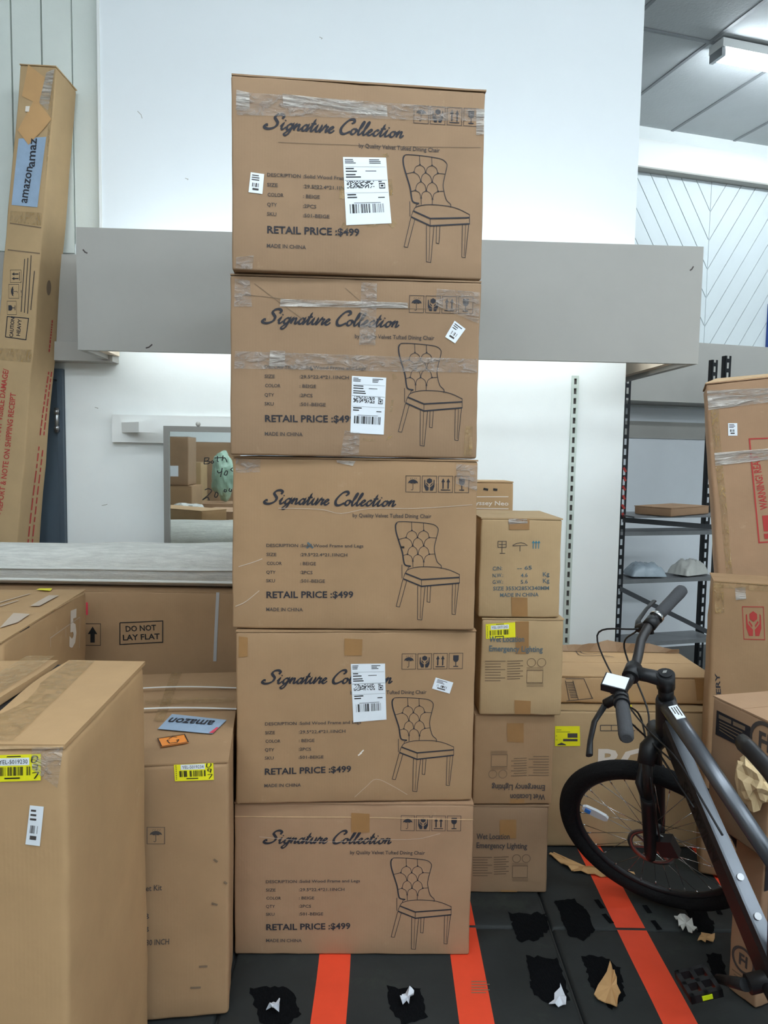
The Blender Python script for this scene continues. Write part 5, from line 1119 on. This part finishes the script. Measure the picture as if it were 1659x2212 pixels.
G().lathe([(.05, -.058), (.08, -.058), (.08, -.054), (.05, -.054)], 36, 'Y', bb).build('chainring', 'matte_black', BK)
ca = Vector((math.cos(math.radians(-32)), 0, math.sin(math.radians(-32))))
def pedal(c, s):
    M = Matrix.Translation(c); y0, y1 = (.012, .1) if s > 0 else (-.1, -.012); g = G()
    for x in (-.05, -.006, .038): g.box((x, y0, -.011), (x + .012, y1, .011), M)
    for y in (y0, (y0 + y1) / 2 - .006, y1 - .012): g.box((-.05, y, -.011), (.05, y + .012, .011), M)
    p = g.build('pedal', 'matte_black', BK); G().box((-.053, (y0 + y1) / 2 - .014, -.006), (-.0505, (y0 + y1) / 2 + .014, .006), M).build('pedal_reflector', 'lime', p); G().box((.0505, (y0 + y1) / 2 - .014, -.006), (.053, (y0 + y1) / 2 + .014, .006), M).build('pedal_reflector', 'lime', p)
for s in (1, -1):
    e = bb + ca * .17 * s + Vector((0, s * .09, 0)); G().tube([bb + Vector((0, s * .075, 0)), e], [.016, .012], 10).build('crank_arm', 'matte_black', BK); pedal(e, s)
ks0 = bb + Vector((-.1, .045, -.02)); inv = BK.matrix_world.inverted(); w0 = BK.matrix_world @ ks0; gl_ = inv @ Vector((w0.x - .16, w0.y - .05, .006))
G().tube([ks0, gl_], [.009, .008], 8).build('kickstand', 'matte_black', BK)

# ================================================================== CARTONS BEHIND THE CAMERA, SEEN IN THE MIRROR
GB = 'cartons behind the camera reflected in the mirror'
for k, (x, y, z, w_, d_, h_, yaw, m, lb) in enumerate((
    (-2.0, -1.35, 0, .7, .5, 1.2, 6, 'card_b', 'tall carton behind the camera, left of the mirror reflection, yellow sticker'),
    (-2.02, -1.35, 1.205, .62, .45, .55, 3, 'card_c', 'carton on top of the tall carton in the mirror reflection'),
    (-1.42, -2.1, 0, .55, .5, .95, -4, 'card_a', 'carton in the middle of the mirror reflection under a pale bag'),
    (-1.2, -.55, 0, .5, .6, .98, 10, 'card_a', 'carton at the right of the mirror reflection with an open white top'),
    (-1.62, .35, 0, .75, .5, 1.0, 18, 'card_d', 'wide carton low in the mirror reflection'),
    (-1.62, -3.1, 0, .6, .5, 1.72, -5, 'card_c', 'tallest carton in the mirror reflection, behind the pale green bag'),
    (-1.98, -2.5, 0, .5, .4, 1.45, 4, 'card_grey', 'greyish carton in the mirror reflection left of the pale green bag'))):
    c = Carton('carton', lb, w_, d_, h_, MX(x, y, z + .001, yaw + 180), m, .004, 70 + k, group=GB)
    if k == 0: c.quad('front', [(-.2, .8), (-.05, .8), (-.05, .86), (-.2, .86)], 'yellow', 'yellow_sticker', .002, uvs=True, grid=1)
    if k == 1: c.quad('front', [(.1, .3), (.22, .3), (.22, .35), (.1, .35)], 'yellow', 'yellow_sticker', .002, uvs=True, grid=1); c.quad('front', [(-.2, .1), (-.05, .1), (-.05, .22), (-.2, .22)], 'label_white', 'white_label', .002, uvs=True, grid=1)
crumple('plastic_bag', 'pale green plastic bag standing on a carton in the mirror reflection', (-1.45, -2.1, .955), .14, .14, .3, 'bag_green', 4, 'bag', .25, 3, 4)
lc = Carton('long_carton', 'long pale carton lying across a narrow carton low in the mirror reflection', .7, .28, .1, MX(-1.42, .98, 1.012, 40), 'card_d', .003, 81, group=GB)
support = Carton('carton', 'narrow carton carrying the long pale carton in the mirror reflection', .34, .3, 1.006, MX(-1.42, .98, .001, 40), 'card_b', .003, 82, group=GB)
crumple('packing_film', 'white crumpled film on the wide carton in the mirror reflection', (-1.5, .35, 1.004), .16, .12, .05, 'bag_clear', 9, 'plastic', .4, 4, 4)
